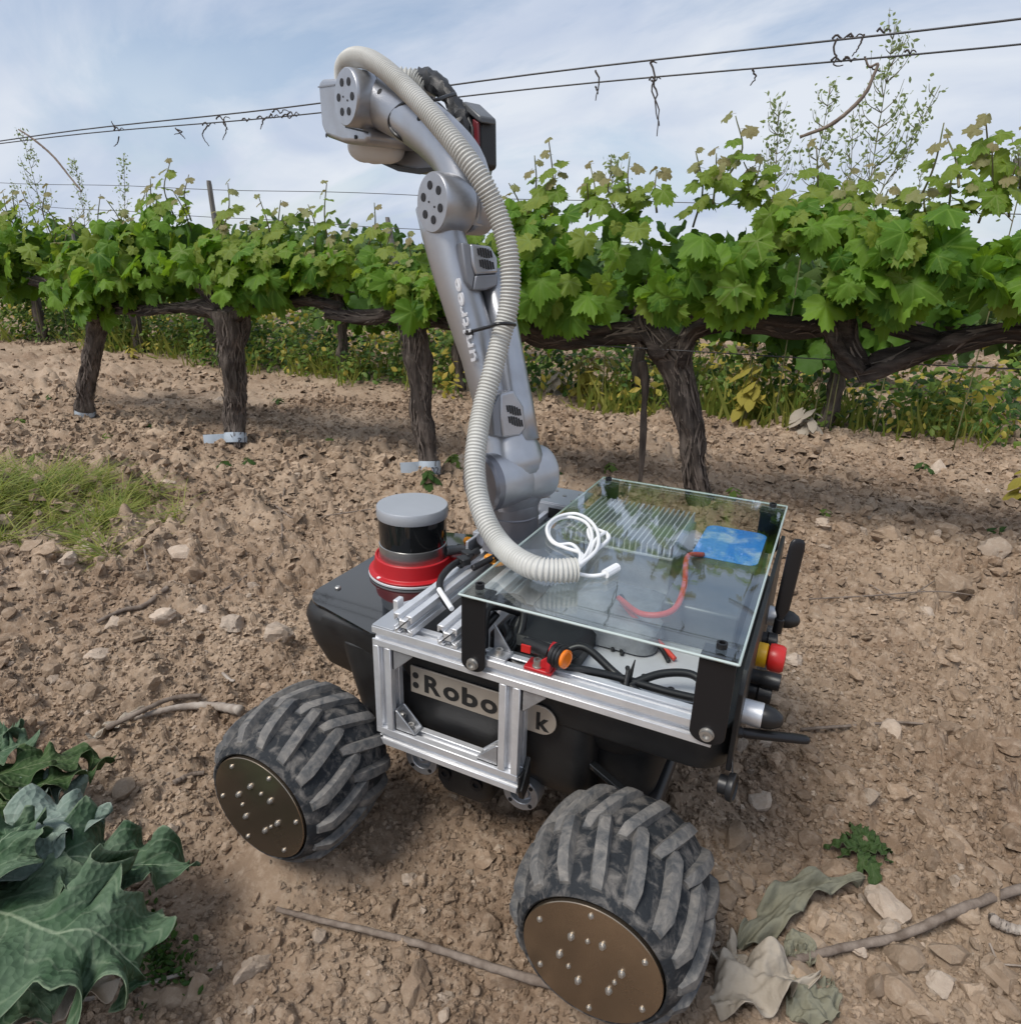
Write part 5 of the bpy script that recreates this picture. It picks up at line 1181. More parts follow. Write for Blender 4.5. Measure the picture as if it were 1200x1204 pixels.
# vine whose trunk stands outside the frame; its arm hangs into view
rt = np.array((-.93, -1.16, Hs(-.93, -1.16)-.02)); v9 = empty('grape_vine', rt); tag(v9, 'grape vine at the far right whose gnarled drooping arm hangs over soil', 'grape vine', 'grape vines of the front row')
wood('trunk', [rt, rt+(.01, 0, .2), rt+(.03, 0, .38), rt+(.06, 0, .50)], [.04, .036, .04, .05], v9, M['bark'], 41, rt)
P, R = px_line([(1290, 372, 40), (1240, 382, 36), (1185, 388, 32), (1140, 400, 30), (1095, 412, 30), (1055, 425, 31), (1025, 436, 30), (1008, 441, 22)], -1.14); _o, Q = wood('arm', P, R, v9, M['barkx'], 43, rt, nr=70, rough=1.5); bark_strips(Q, v9, 90, 5, .06)
P, R = px_line([(1012, 438, 28), (998, 415, 40), (990, 392, 40), (985, 368, 34), (983, 345, 26), (975, 322, 17)], -1.14); _o, Q = wood('arm', P, R, v9, M['barkx'], 45, rt, nr=50, rough=1.6); bark_strips(Q, v9, 60, 6, .05)
P, R = px_line([(1120, 402, 20), (1080, 395, 18), (1050, 388, 16), (1015, 380, 15)], -1.16); _o, Q = wood('arm', P, R, v9, M['barkx'], 46, rt, nr=40, rough=1.5)
canopy(v0, .16, .58, 45, 120, 78, thr=-.3)
canopy(v9, -.78, -.14, 205, 470, 15)
# shoots above the canopy: (px base, px tip, leaves)
def sh(root, u0, v0_, u1, v1_, n, seed, s0=.075, y=YR+.03): shoot(root, ony(u0, v0_, y), ony(u1, v1_, y), n, seed, s0)
for r_, L_ in ((v2, [(205, 255, 200, 190, 7), (225, 260, 222, 205, 5), (262, 270, 268, 215, 6), (170, 280, 152, 255, 4), (325, 285, 330, 235, 5), (310, 290, 302, 262, 4)]), (v3, [(62, 280, 55, 218, 6), (120, 290, 118, 228, 5), (20, 270, 14, 222, 5), (150, 300, 140, 245, 5)]),
               (v1, [(385, 285, 384, 215, 7), (430, 295, 440, 238, 5), (370, 290, 362, 240, 5), (455, 310, 462, 268, 4), (492, 320, 496, 285, 4)]),
               (v0, [(648, 255, 645, 165, 7, .085), (612, 260, 598, 215, 5), (690, 255, 690, 215, 4), (772, 250, 772, 200, 6), (735, 260, 738, 222, 4), (838, 240, 842, 180, 6), (868, 245, 874, 190, 6), (895, 250, 900, 215, 4)]),
               (v9, [(985, 262, 990, 215, 5), (1040, 260, 1044, 222, 5), (1135, 255, 1142, 215, 4), (1150, 262, 1166, 172, 7, .085), (1090, 262, 1086, 225, 5), (1112, 262, 1118, 200, 5), (1186, 255, 1194, 195, 5), (930, 260, 925, 222, 5)])):
    for i, q in enumerate(L_): sh(r_, *q[:5], seed=900+i*7+int(abs(r_.location[0])*10), s0=q[5] if len(q) > 5 else .075)

gs = np.random.default_rng(404)
for r_, xl, xr, m_ in ((v3, 2.25, 3.1, 9), (v2, 1.36, 2.2, 10), (v1, .8, 1.3, 6), (v0, -.12, .76, 9), (v9, -.6, -.14, 7)):
    for i in range(m_):
        x = xl+(xr-xl)*(i+gs.uniform(.1, .9))/m_; z0 = float(top(x))-.05; hh = gs.uniform(.04, .12)
        shoot(r_, (x, YR+gs.normal(.02, .04), z0), (x+gs.normal(0, .03), YR+gs.normal(.03, .05), z0+.05+hh), int(gs.integers(5, 9)), int(gs.integers(1, 99999)), gs.uniform(.055, .08))
# ---- second row and what lies behind
def row_vine(x, y, seed, label, w=1.0, h=1.0, nl=260):
    g = np.random.default_rng(seed); z = 0.0; root = empty('grape_vine', (x, y, z)); tag(root, label, 'grape vine', 'grape vines of the rows behind')
    wood('trunk', [(x, y, z-.03), (x+g.normal(0, .015), y, .2), (x+g.normal(0, .03), y, .40), (x+g.normal(0, .04), y, .52*h)], [.035, .03, .032, .045], root, M['bark'], seed*.37, (x, y, z), nr=24, na=14)
    wood('arm', [(x-.45, y, .47), (x-.2, y+.02, .46), (x, y, .48), (x+.22, y-.02, .47), (x+.46, y, .49)], [.015, .025, .036, .026, .014], root, M['barkx'], seed*.71, (x, y, z), nr=30, na=12)
    px = g.uniform(x-.5*w, x+.5*w, nl); q = g.uniform(0, 1, nl); pz = (.34+.33*q+.05*np.sin(px*5))*h; py = y+g.normal(0, .12, nl)
    N = np.c_[g.normal(0, .5, nl), g.normal(.6, .5, nl), g.normal(.5, .4, nl)]; T = np.c_[g.normal(0, .5, nl), g.normal(.2, .3, nl), g.normal(-.8, .4, nl)]
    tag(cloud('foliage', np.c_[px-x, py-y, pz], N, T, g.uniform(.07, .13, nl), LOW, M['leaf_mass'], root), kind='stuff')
ROWL = [None, 'second row vine whose trunk stands under the drooping gnarled arm', 'second row vine behind the dead hanging stem by the forked trunk', 'second row vine mostly hidden behind the silver robot arm',
        'second row vine between the trunks with bands 21 and 22', 'second row vine just behind the trunk with band 21', 'second row vine between the leaning trunk and the band 21 trunk', 'dark trunked second row vine near the left edge behind the weeds', 'second row vine cut off by the left edge']
for i in range(1, 9):
    row_vine(-1.25+.95*i+.12*math.sin(i*3), -2.62, 500+i, ROWL[i])
g_ = np.random.default_rng(77)
px = []; py = []; pz = []
for k, yy in enumerate((-4.1, -5.6, -7.1, -8.8, -10.6, -13, -16)):
    n = 2300; xx = g_.uniform(-3-k, 9+k*6, n); px.append(xx); py.append(yy+g_.normal(0, .14, n)); pz.append(.30+g_.uniform(0, .46, n)+.07*np.sin(xx*6+k))
P = np.c_[np.concatenate(px), np.concatenate(py), np.concatenate(pz)]; m = len(P)
tag(cloud('distant_vineyard', P, randn(m, (0, .6, .5), (.5, .5, .4)), randn(m, (0, .2, -.8), (.5, .3, .4)), g_.uniform(.12, .22, m), SL, M['far_leaf']), kind='stuff', label='rows of distant vines behind the second row')
n = 6500; a = YAW+g_.uniform(-1.0, 1.0, n); dd = g_.uniform(62, 75, n); x = CAM[0]+dd*np.cos(a); y = CAM[1]+dd*np.sin(a); hmax = 1.9+1.7*(vnoise(a*14, a*0, 5)+.5)+1.3*vnoise(a*50, a*0, 6); z = g_.uniform(0, 1, n)*hmax
tag(cloud('distant_treeline', np.c_[x, y, z], randn(n, (0, .5, .6)), randn(n), g_.uniform(.7, 1.5, n), SL, M['weed_dark']), kind='stuff', label='dark line of far trees on the horizon')

# ---- undergrowth under the second row
def under(n, y0, y1, hfun, s0, s1, proto, material, name, label, seed, x0=-1.5, x1=6, blades=False):
    g = np.random.default_rng(seed); x = g.uniform(x0, x1, n); y = g.uniform(y0, y1, n); dens = vnoise(x*2.6, y*2.6, seed)+.6*vnoise(x*7, y*7, seed+1); k = (dens > g.uniform(-.16, .16, n)) & (y < y1-.30*(vnoise(x*3.1, x*0, 99)+.5)); x, y, dens = x[k], y[k], dens[k]; m = len(x)
    hm = hfun*(.35+1.3*np.clip(dens+.2, 0, 1)); z = np.zeros(m) if blades else hm*g.uniform(.05, 1, m)
    z = z+H(x, y)-.01
    if blades: N = randn(m, (0, .8, .1), (.7, .4, .2)); T = randn(m, (0, .0, 1), (.35, .35, .2)); s = hm*g.uniform(.5, 1.2, m)
    else: N = randn(m, (0, .4, .7), (.5, .5, .4)); T = randn(m, (0, .4, -.2), (.7, .5, .5)); s = g.uniform(s0, s1, m)
    tag(cloud(name, np.c_[x, y, z], N, T, s, proto, material), kind='stuff', label=label)
under(15000, -3.1, -2.36, .27, .018, .05, SL, M['weed'], 'undergrowth', 'green weeds growing thick under the second vine row', 61)
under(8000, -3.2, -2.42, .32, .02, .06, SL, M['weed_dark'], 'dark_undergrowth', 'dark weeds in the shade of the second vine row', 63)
under(2600, -3.0, -2.34, .28, .03, .065, SL, M['weed_yellow'], 'yellow_undergrowth', 'yellowing leaves among the weeds of the second row', 67)
under(6500, -3.1, -2.28, .22, 0, 0, BL, M['grass'], 'weed_grass', 'thin grass blades among the weeds of the second row', 65, blades=True)
under(10000, -4.4, -3.0, .40, .03, .08, SL, M['weed'], 'back_weeds', 'rank weeds filling the alley behind the second row', 69, x0=-2.5, x1=9)
under(4500, -4.4, -3.0, .40, .03, .08, SL, M['weed_yellow'], 'back_yellow_weeds', 'straw coloured weeds in the alley behind the second row', 71, x0=-2.5, x1=9)
def leafy(name, label, cat, u, v, h, n, seed, material, sl=.05, group=None, spread=.5, y=None, droop=.4):
    p = gpt(u, v); g = np.random.default_rng(seed); root = empty(name, p); tag(root, label, cat, group)
    ns = max(1, n//9)
    for s_ in range(ns):
        dx, dy = g.normal(0, spread*h*.35, 2); tip = np.array((dx, dy, h*g.uniform(.7, 1.05))); ln = spline([np.array((dx*.2, dy*.2, -.01)), tip*.5+g.normal(0, .006, 3), tip], 8)
        q = MB(); q.tube(ln, np.linspace(.0035, .0014, 8)*max(.5, h/.2), 5); q.build('stem', M['greenstem'], root, sharp=0)
        m = n//ns; P = []; N = []; T = []
        for k in range(m):
            t = .15+.85*k/m; a = k*2.4+g.uniform(-.4, .4); out = np.array((math.cos(a), math.sin(a), 0)); P.append(ln[int(t*7.9)]); T.append(out+np.array((0, 0, .35-droop*1.2))); N.append(np.array((0, .25, .9))+out*.5)
        V0, F0 = SL[0]
        for k in range(m):
            me = _leafcache.get(material.name)
            if me is None:
                me = bpy.data.meshes.new('leaf'); me.from_pydata(V0.tolist(), [], F0.tolist()); me.shade_smooth(); me.materials.append(material); _leafcache[material.name] = me
            inst(me, root, leaf_mx(P[k], N[k], T[k], sl*g.uniform(.6, 1.25)), 'leaf')
    return root
_leafcache = {}
for i, (u, v, h, n, mt, sl, lb, dr) in enumerate([
    (690, 470, .24, 63, 'weed_yellow', .085, 'yellowing bushy weed right of the robot arm under the vine', .8), (652, 466, .13, 18, 'dry', .10, 'withered buff weed beside the lower arm motor cover', .9), (735, 482, .20, 45, 'weed', .065, 'bright green weed between dead stem and robot arm', .5),
    (872, 500, .27, 81, 'weed_yellow', .085, 'tall yellow weed right of the forked vine trunk', .9), (846, 482, .22, 45, 'weed_yellow', .07, 'pale yellow weed close behind the forked vine trunk', .8), (945, 510, .13, 36, 'dry', .085, 'dried collapsed weed under the drooping vine arm', .9),
    (972, 505, .17, 36, 'weed', .065, 'fresh green weed beside the dried one', .4), (905, 440, .25, 30, 'weed', .06, 'leafy green weed behind the yellow weed', .5), (1110, 492, .26, 63, 'weed_yellow', .065, 'yellow green weed under the right vine arm', .6), (1195, 590, .10, 18, 'weed_yellow', .06, 'small yellow weed at the right edge', .7),
    (1160, 480, .22, 36, 'weed', .05, 'green weed at the right edge behind the row', .5), (1075, 488, .14, 27, 'weed_dark', .05, 'dark low weed under the right vine arm', .5), (545, 440, .22, 36, 'weed_dark', .06, 'dark weed behind the robot upper arm', .5), (430, 425, .2, 27, 'weed', .05, 'pale weed left of the band 22 vine', .5),
    (345, 418, .2, 27, 'weed', .05, 'light green weed behind the band 21 vine', .5), (160, 400, .22, 27, 'weed_dark', .06, 'dark weed between the two left trunks', .5), (225, 405, .2, 36, 'weed_dark', .06, 'grassy dark weed left of the band 21 vine', .4), (400, 395, .22, 27, 'weed_yellow', .05, 'straw coloured weed between the numbered vines', .7),
    (718, 478, .10, 18, 'weed', .045, 'low weed in the soil right of the arm cover', .3), (160, 425, .10, 14, 'weed_yellow', .05, 'yellowed weed right of the leaning vine', .9)]):
    leafy('weed', lb, 'weed', u, v, h, n, 700+i, M[mt], sl, 'weeds under the second vine row', droop=dr)
# small plants on the tilled soil
for i, (u, v, h, n, sl, mt, lb) in enumerate([
    (60, 470, .03, 9, .05, 'weed_dark', 'small sprouting weed left of the leaning vine'), (20, 500, .03, 9, .05, 'weed', 'small weed at the left edge above the grass'), (170, 500, .03, 12, .06, 'weed_dark', 'flat weed right of the leaning vine base'), (125, 515, .03, 9, .055, 'weed', 'pale sprout below the leaning vine'),
    (263, 552, .015, 6, .05, 'weed_dark', 'two leaf seedling below the band 21 vine'), (330, 510, .03, 12, .06, 'weed_dark', 'torn weed right of band 21'), (385, 514, .02, 8, .055, 'weed', 'pale weed further right of band 21'), (530, 556, .05, 22, .055, 'weed', 'bushy weed at the foot of the band 22 vine'), (500, 572, .035, 14, .05, 'weed_dark', 'low dark weed just behind the lidar'),
    (655, 556, .03, 9, .045, 'weed_dark', 'weed tuft right of the robot shoulder'), (716, 553, .03, 9, .05, 'weed', 'weed sprout near the dead stem'), (1082, 556, .04, 9, .05, 'weed_dark', 'single dark sprout on the right soil'), (1175, 628, .03, 9, .045, 'weed_dark', 'weed sprout above the large limestone chunk'), (970, 607, .03, 9, .03, 'weed', 'tiny sprout near the acrylic corner'), (860, 585, .03, 9, .04, 'weed', 'sprout at the forked vine foot'),
    (330, 475, .04, 9, .05, 'weed_dark', 'small weed on soil right of the band 21 trunk'), (40, 530, .02, 8, .05, 'weed', 'low weed behind the grass tuft'), (290, 545, .02, 6, .05, 'weed_dark', 'lone leaf pair in the middle left soil')]):
    leafy('seedling', lb, 'seedling', u, v, h, n, 800+i, M[mt], sl, 'small weeds on the tilled soil', spread=.9, droop=.25)

# ---- tall thin flowering weeds against the sky
def tall_weed(label, u, v, vt, y, lean, nbr, seed, wide=.16):
    g = np.random.default_rng(seed); b0 = ony(u, v, y); t0 = ony(u+lean, vt, y); base = np.array((b0[0], y, Hs(b0[0], y)-.01)); root = empty('flowering_weed', base); tag(root, label, 'tall weed', 'tall thin weeds behind the vines')
    st = spline([np.zeros(3), (b0-base), (b0-base)*.45+(t0-base)*.55+g.normal(0, .006, 3), t0-base], 26)
    q = MB(); q.tube(st, np.linspace(.0032, .0013, 26), 6); P = []; hgt = t0[2]-b0[2]
    for k in range(nbr):
        t = .22+.78*k/nbr; i = min(25, int((.45+.55*t)*25)); a = g.uniform(0, 6.28); ln = wide*(1.15-t*.75)*g.uniform(.55, 1.15)
        e = st[i]+np.array((math.cos(a)*.5*ln, math.sin(a)*.35*ln, ln*g.uniform(.45, 1.0))); br = spline([st[i], (st[i]+e)/2+np.array((math.cos(a), math.sin(a), -.4))*ln*.13, e], 7)
        q.tube(br, np.linspace(.0019, .0007, 7), 4, caps=False)
        for _ in range(int(4+8*g.uniform())):
            j = g.integers(2, 7); P.append(br[j]+g.normal(0, .014, 3))
    q.build('stem', M['greenstem'], root, sharp=0)
    P = np.array(P); n = len(P); tag(cloud('leaflets', P, randn(n, (0, .6, .4)), randn(n, (0, 0, .3)), g.uniform(.010, .028, n), SL, M['fine_weed'], root), kind='stuff')
for i, a in enumerate([('tallest thin weed crossing both wires at the right', 1010, 285, 28, -1.75, 42, 34, .20), ('leaning thin weed right of the tallest one', 1020, 270, 100, -1.75, 85, 22, .15), ('thin weed left of the bare cane', 945, 280, 98, -1.75, 32, 26, .16), ('round topped thin weed above the right canopy', 905, 270, 125, -1.75, 10, 28, .17), ('short thin weed above the middle canopy', 722, 265, 190, -1.7, -4, 18, .13), ('thin weed with curved top at the upper left', 62, 300, 150, -1.6, -38, 22, .17), ('slim upright weed left of the numbered vines', 147, 290, 182, -1.6, -2, 15, .10), ('open weed between the leaning vine and sky', 105, 310, 185, -1.6, -18, 18, .14), ('low weed at the left edge against the sky', 30, 300, 215, -1.6, -14, 14, .13), ('slender weed near the right edge', 1075, 280, 200, -1.75, 8, 12, .12), ('faint weed at the right edge by the post', 1190, 260, 165, -1.75, 6, 12, .12), ('second stem beside the tallest weed', 995, 280, 130, -1.8, 8, 16, .13)]):
    tall_weed(a[0], a[1], a[2], a[3], -2.5, a[5], int(a[6]*1.15), 1000+i, a[7]*1.08)
# bare cane hanging from the wires
def stick(name, label, cat, P, R, material, parent=None, seed=0, n=40, group=None, kinks=.05, na=8):
    P = np.asarray(P, float); o = P[0]; Q = spline(np.c_[P, np.asarray(R) if np.ndim(R) else np.full(len(P), R)], n); g = np.random.default_rng(seed)
    rr = Q[:, 3]*(1+kinks*g.normal(size=n)); Q[1:-1, :3] += g.normal(0, 1, (n-2, 3))*Q[1:-1, 3:4]*kinks
    q = MB(); q.tube(Q[:, :3]-o, rr, na); ob = q.build(name, material, parent, sharp=0); ob.location = tuple(o)
    if label: tag(ob, label, cat, group)
    return ob
stick('bare_cane', 'bare brown cane slanting up to the lower wire at the right', 'cane', [ony(*q, -1.12) for q in ((940, 161), (975, 147), (1000, 128), (1018, 108), (1026, 90), (1032, 75), (1022, 78), (1017, 68))], [.0035, .0042, .0045, .004, .0035, .003, .002, .0015], M['twig'], seed=3)
stick('bare_cane', 'bare dark cane arching from the wires at the upper left', 'cane', [ony(*q, -1.12) for q in ((22, 152), (40, 164), (62, 183), (80, 205), (96, 225))], [.003, .004, .004, .0035, .003], M['twig'], seed=4)

# ---- trellis wires, posts
def wire(label, pts, r, x0, x1, tend):
    P = np.array(pts); o = np.argsort(P[:, 0]); P = P[o]; f = np.polyfit(P[:, 0], P[:, 2], 1); y = P[0, 1]
    xs = np.linspace(x0, x1, 60); L_ = np.c_[xs, np.full(60, y), np.polyval(f, xs)+.004*np.sin(xs*3.3)]
    root = empty('trellis_wire', L_[0]); tag(root, label, 'wire', 'trellis wires'); q = MB(); q.tube(L_-L_[0], r, 6); q.build('strand', M['wire'], root, sharp=0)
    for i, T_ in enumerate(tend):
        q = MB(); g = np.random.default_rng(i+int(y*-100)); pp = [ony(a, b_, y) for a, b_ in T_]; q.tube(spline(pp, 14)-L_[0]+g.normal(0, .0008, (14, 3)), np.linspace(.0026, .0012, 14), 5); q.build('tendril', M['tendril'], root, sharp=0)
def knot(u, v, w): 
    return [(u-w, v+1), (u-w*.5, v-3), (u, v+2), (u+w*.4, v-2), (u+w, v)]
Y1_ = -1.1
wire('upper taut trellis wire crossing the sky', [ony(0, 164.5, Y1_), ony(540, 103, Y1_), ony(1200, 16, Y1_)], .0022, -2.5, 7.5, [knot(330, 131, 10), knot(262, 139, 8), knot(140, 152, 6), [(135, 150), (131, 142)], [(263, 140), (266, 152), (262, 164)], [(700, 82), (704, 96), (700, 118)], [(764, 74), (770, 90), (766, 104), (774, 130), (772, 160)], [(985, 44), (980, 56), (983, 68), (979, 76), (992, 77)], [(1015, 40), (1010, 54), (1002, 66)], knot(990, 44, 12), knot(1038, 36, 8), [(764, 74), (768, 72), (772, 74)], knot(1005, 42, 10)])
wire('lower trellis wire just below the upper one', [ony(0, 167.5, Y1_-.03), ony(540, 117, Y1_-.03), ony(1200, 47, Y1_-.03)], .0020, -2.5, 7.5, [[(884, 82), (888, 90), (882, 100)], [(766, 94), (772, 108), (770, 122), (775, 148)], [(700, 101), (703, 110)], [(206, 150), (215, 160), (218, 163)], [(262, 144), (268, 152)], [(140, 160), (138, 168), (134, 172)], [(208, 152), (214, 155), (205, 158)], knot(770, 93, 7), knot(988, 70, 12), knot(1000, 70, 9), [(1016, 66), (1022, 78), (1034, 84)], knot(1070, 61, 7), knot(340, 137, 9), knot(245, 146, 8), knot(290, 141, 6), knot(310, 139, 9), [(310, 140), (306, 152)], knot(322, 137, 6), knot(345, 134, 7), [(245, 147), (238, 158), (246, 172)]])
wire('far thin wire running behind the canopy', [ony(280, 222, -2.6), ony(480, 231, -2.6), ony(900, 241, -2.6)], .0020, -2, 9, [])
wire('lowest wire strung below the vine arms', [ony(830, 415, -1.2), ony(1010, 421, -1.2), ony(1190, 433, -1.2)], .0016, -1.4, .4, [])
wire('far wire seen in the gap left of the arm', [ony(470, 268, -4.1), ony(500, 270, -4.1), ony(520, 271, -4.1)], .003, -2, 8, [])
def post(label, u, vb, vt, y, w, lean, material):
    t = ony(u, vt, y); b0 = np.array((t[0]+lean, y, Hs(t[0]+lean, y)-.1)); q = MB(); d_ = t-b0; q.loft([[np.array((sx*w, sy*w, 0))*k+d_*f for sx, sy in ((-1, -.8), (-.2, -1), (1, -.7), (.9, .6), (.2, 1), (-.9, .8))] for f, k in ((0, 1), (.3, .96), (.7, 1.02), (.985, .95), (1, .8))])
    o = q.build('vineyard_post', material); o.location = tuple(b0); tag(o, label, 'post', 'posts of the trellis')
post('leaning grey stake showing above the canopy at the left', 245, 300, 212, -1.45, .009, -.05, M['post'])
post('thin stake in the gap left of the robot arm', 455, 330, 255, -1.5, .008, -.18, M['post'])
post('weathered wooden post cut by the right edge', 1199, 300, 186, -2.6, .026, -.55, M['post'])
post('small stake at the left edge behind vines', 82, 300, 255, -2.6, .010, .02, M['post'])
# ================================================================== NEAR PLANTS, TWIGS, LITTER
def lobed_leaf(name, parent, P, width, material, seed, lobes=5, spiky=1.0, wave=.012, up=(0, 0, 1), fold=.25, nt=64, ns=14, wl=None, crumple=0.0):
    """P: midrib points (world); builds a wavy spiny leaf along them"""
    g = np.random.default_rng(seed); R = spline(P, nt); o = np.array(parent.location) if parent is not None else np.zeros(3); V = []; F = []; U = []
    T = np.gradient(R, axis=0); T /= np.linalg.norm(T, axis=1)[:, None]; ph = g.uniform(0, 6.28, 4)
    for i in range(nt):
        t = i/(nt-1); env = math.sin(math.pi*min(1, t*.97+.03)**.75)**.8*(1 if t < .97 else .4)+.03
        side = nrm(np.cross(T[i], np.asarray(up, float))); n_ = np.cross(side, T[i])
        for j in range(-ns, ns+1):
            s = j/ns; sg = 1 if s >= 0 else -1
            lob = abs(math.sin(math.pi*lobes*(t+.04*sg)+ph[0]*.0+(.5 if sg > 0 else 0)))
            tq = (lobes*3.3*t+ph[1]+.5*sg) % 1.0; tooth = .20*(1-abs(2*tq-1))**1.8
            w = width*env*((1-.52*spiky)+.52*spiky*lob**1.2+tooth*spiky)
            if wl: w *= wl(t)
            a = abs(s); fwd = .35*width*a*lob*spiky
            z = fold*w*a*.6+wave*(a**1.5)*math.sin(lobes*2.1*math.pi*t+ph[2]+sg*.8)*1.6+wave*.5*a*math.sin(17*t+ph[3])
            if crumple: z += crumple*(1.3*vnoise(np.array([t*6+seed]), np.array([s*2.2]), seed)[0]+.35*vnoise(np.array([t*20+seed]), np.array([s*6.]), seed+1)[0])
            V.append(R[i]+side*w*s+T[i]*fwd*.6+n_*z-o); U.append((t, .5+.5*s))
    m = 2*ns+1
    for i in range(nt-1):
        for j in range(m-1): F.append((i*m+j, i*m+j+1, (i+1)*m+j+1, (i+1)*m+j))
    ob = big_mesh(name, V, F, material, parent, smooth=True); me = ob.data; uv = me.uv_layers.new(name='UVMap'); li = np.empty(len(me.loops), np.int32); me.loops.foreach_get('vertex_index', li); uv.data.foreach_set('uv', np.asarray(U, np.float32)[li].ravel())
    md = ob.modifiers.new('thick', 'SOLIDIFY'); md.thickness = .0006
    return ob
def hz(u, v, z): return onz(u, v, z)
base = gpt(-70, 1090)
th = empty('thistle', base); tag(th, 'large grey green thistle with broad spiny leaves at the lower left corner', 'thistle')
lobed_leaf('leaf', th, [hz(-70, 1050, .055), hz(0, 1075, .085), hz(60, 1098, .095), hz(110, 1103, .085), hz(150, 1125, .065), hz(168, 1150, .04)], .092, M['thistle'], 1, lobes=4.6, spiky=.86, wave=.013, fold=.04, nt=130, ns=22, crumple=.014)
lobed_leaf('leaf', th, [hz(-70, 1060, .05), hz(10, 1040, .075), hz(70, 1015, .08), hz(120, 1012, .07), hz(170, 1015, .055), hz(222, 1018, .045)], .060, M['thistle'], 2, lobes=5.2, spiky=1.0, wave=.012, fold=.15, nt=100, crumple=.008)
lobed_leaf('leaf', th, [hz(-60, 1030, .06), hz(10, 1000, .09), hz(45, 970, .10), hz(85, 960, .095), hz(120, 965, .08)], .050, M['thistle_pale'], 3, lobes=4.5, spiky=.65, wave=.009, fold=.1)
lobed_leaf('leaf', th, [hz(-60, 1080, .05), hz(-20, 1030, .10), hz(10, 985, .12), hz(40, 960, .115)], .052, M['thistle'], 4, lobes=4.3, spiky=.85, wave=.01, fold=.2, nt=100, crumple=.010)
lobed_leaf('leaf', th, [hz(-60, 1110, .04), hz(-10, 1130, .05), hz(30, 1160, .04), hz(60, 1190, .025)], .05, M['thistle'], 5, lobes=4, spiky=.6, wave=.01)
lobed_leaf('leaf', th, [hz(-50, 1100, .02), hz(20, 1165, .015), hz(90, 1165, .012), hz(140, 1150, .01)], .035, M['dry'], 7, lobes=4, spiky=.7, wave=.01)
tw = empty('thistle', gpt(-10, 915)); tag(tw, 'darker wilting thistle behind the large grey green one', 'thistle')
for i, (Pp, w, m) in enumerate([([(-30, 920, .03), (20, 905, .05), (60, 895, .05), (100, 890, .03), (130, 898, .015)], .032, 'thistle_dark'), ([(-30, 900, .04), (10, 880, .06), (40, 870, .05)], .03, 'thistle'), ([(-10, 940, .02), (40, 925, .04), (80, 912, .04), (118, 905, .02)], .026, 'thistle_dark'), ([(-20, 880, .05), (0, 865, .06), (15, 858, .05)], .028, 'thistle'), ([(10, 950, .03), (35, 935, .035), (70, 925, .03), (92, 935, .02), (98, 950, .01)], .022, 'thistle_pale'), ([(-40, 960, .02), (0, 945, .03), (45, 950, .03), (75, 945, .015)], .03, 'thistle_dark')]):
    lobed_leaf('leaf', tw, [hz(*q) for q in Pp], w, M[m], 20+i, lobes=4, spiky=.75, wave=.008)
q = MB(); q.tube(spline([hz(37, 950, .0), hz(35, 915, .03), hz(33, 884, .055)], 10)-np.array(tw.location), .005, 8); q.build('stalk', M['dry'], tw, sharp=0)
# dandelion rosette
dn = empty('dandelion', gpt(1014, 1004)); tag(dn, 'dark green dandelion rosette on bare soil at the right', 'dandelion'); dp = np.array(dn.location)
for i, (u, v, w) in enumerate([(1000, 972, .012), (968, 1000, .009), (985, 1012, .008), (1048, 997, .013), (1030, 1052, .011), (1008, 1035, .007), (1046, 1018, .007), (1020, 985, .008), (990, 985, .008)]):
    e = gpt(u, v, .004); m_ = (dp+e)/2+np.array((0, 0, .016))
    lobed_leaf('leaf', dn, [dp+np.array((0, 0, .004)), m_, e], w, M['dandelion'], 40+i, lobes=4, spiky=.6, wave=.002, nt=26, ns=5, fold=.4)
# dry and wilted leaves lying about
def litter(name, label, Pp, w, m, seed, lobes=5, wave=.012):
    root = empty(name, gpt(*Pp[0][:2])); tag(root, label, 'leaf'); lobed_leaf('blade', root, [gpt(u, v, z) for u, v, z in Pp], w, M[m], seed, lobes=lobes, spiky=.24, wave=wave*.30, fold=.22, nt=90, ns=16, crumple=.013); return root
litter('wilted_leaf', 'crumpled grey green wilted leaf below the dandelion', [(868, 1118, .006), (900, 1092, .012), (930, 1068, .020), (965, 1050, .02), (1012, 1045, .012)], .019, 'wilt', 60, 3.3, .022)
litter('dead_leaf', 'large pale shrivelled leaf beside the rear wheel', [(835, 1185, .01), (872, 1180, .025), (910, 1168, .03), (955, 1162, .015)], .030, 'dry', 61, 2.4, .030)
litter('dead_leaf', 'buff torn leaf between rear wheel and long stick', [(838, 1128, .01), (860, 1140, .015), (890, 1150, .006)], .017, 'dry', 62, 1.7, .02)
litter('wilted_leaf', 'greenish curled leaf tucked under the long stick', [(925, 1130, .008), (945, 1120, .012), (950, 1142, .006)], .016, 'wilt', 63, 3)
litter('wilted_leaf', 'green grey leaf edge at the bottom right of the pale leaf', [(930, 1204, .01), (962, 1180, .012), (975, 1160, .004)], .022, 'wilt', 64, 4)
litter('dead_leaf', 'curled brown leaf scrap on the crust left of the front wheel', [(105, 872, .004), (140, 853, .008), (172, 838, .006)], .014, 'dry', 65, 3)
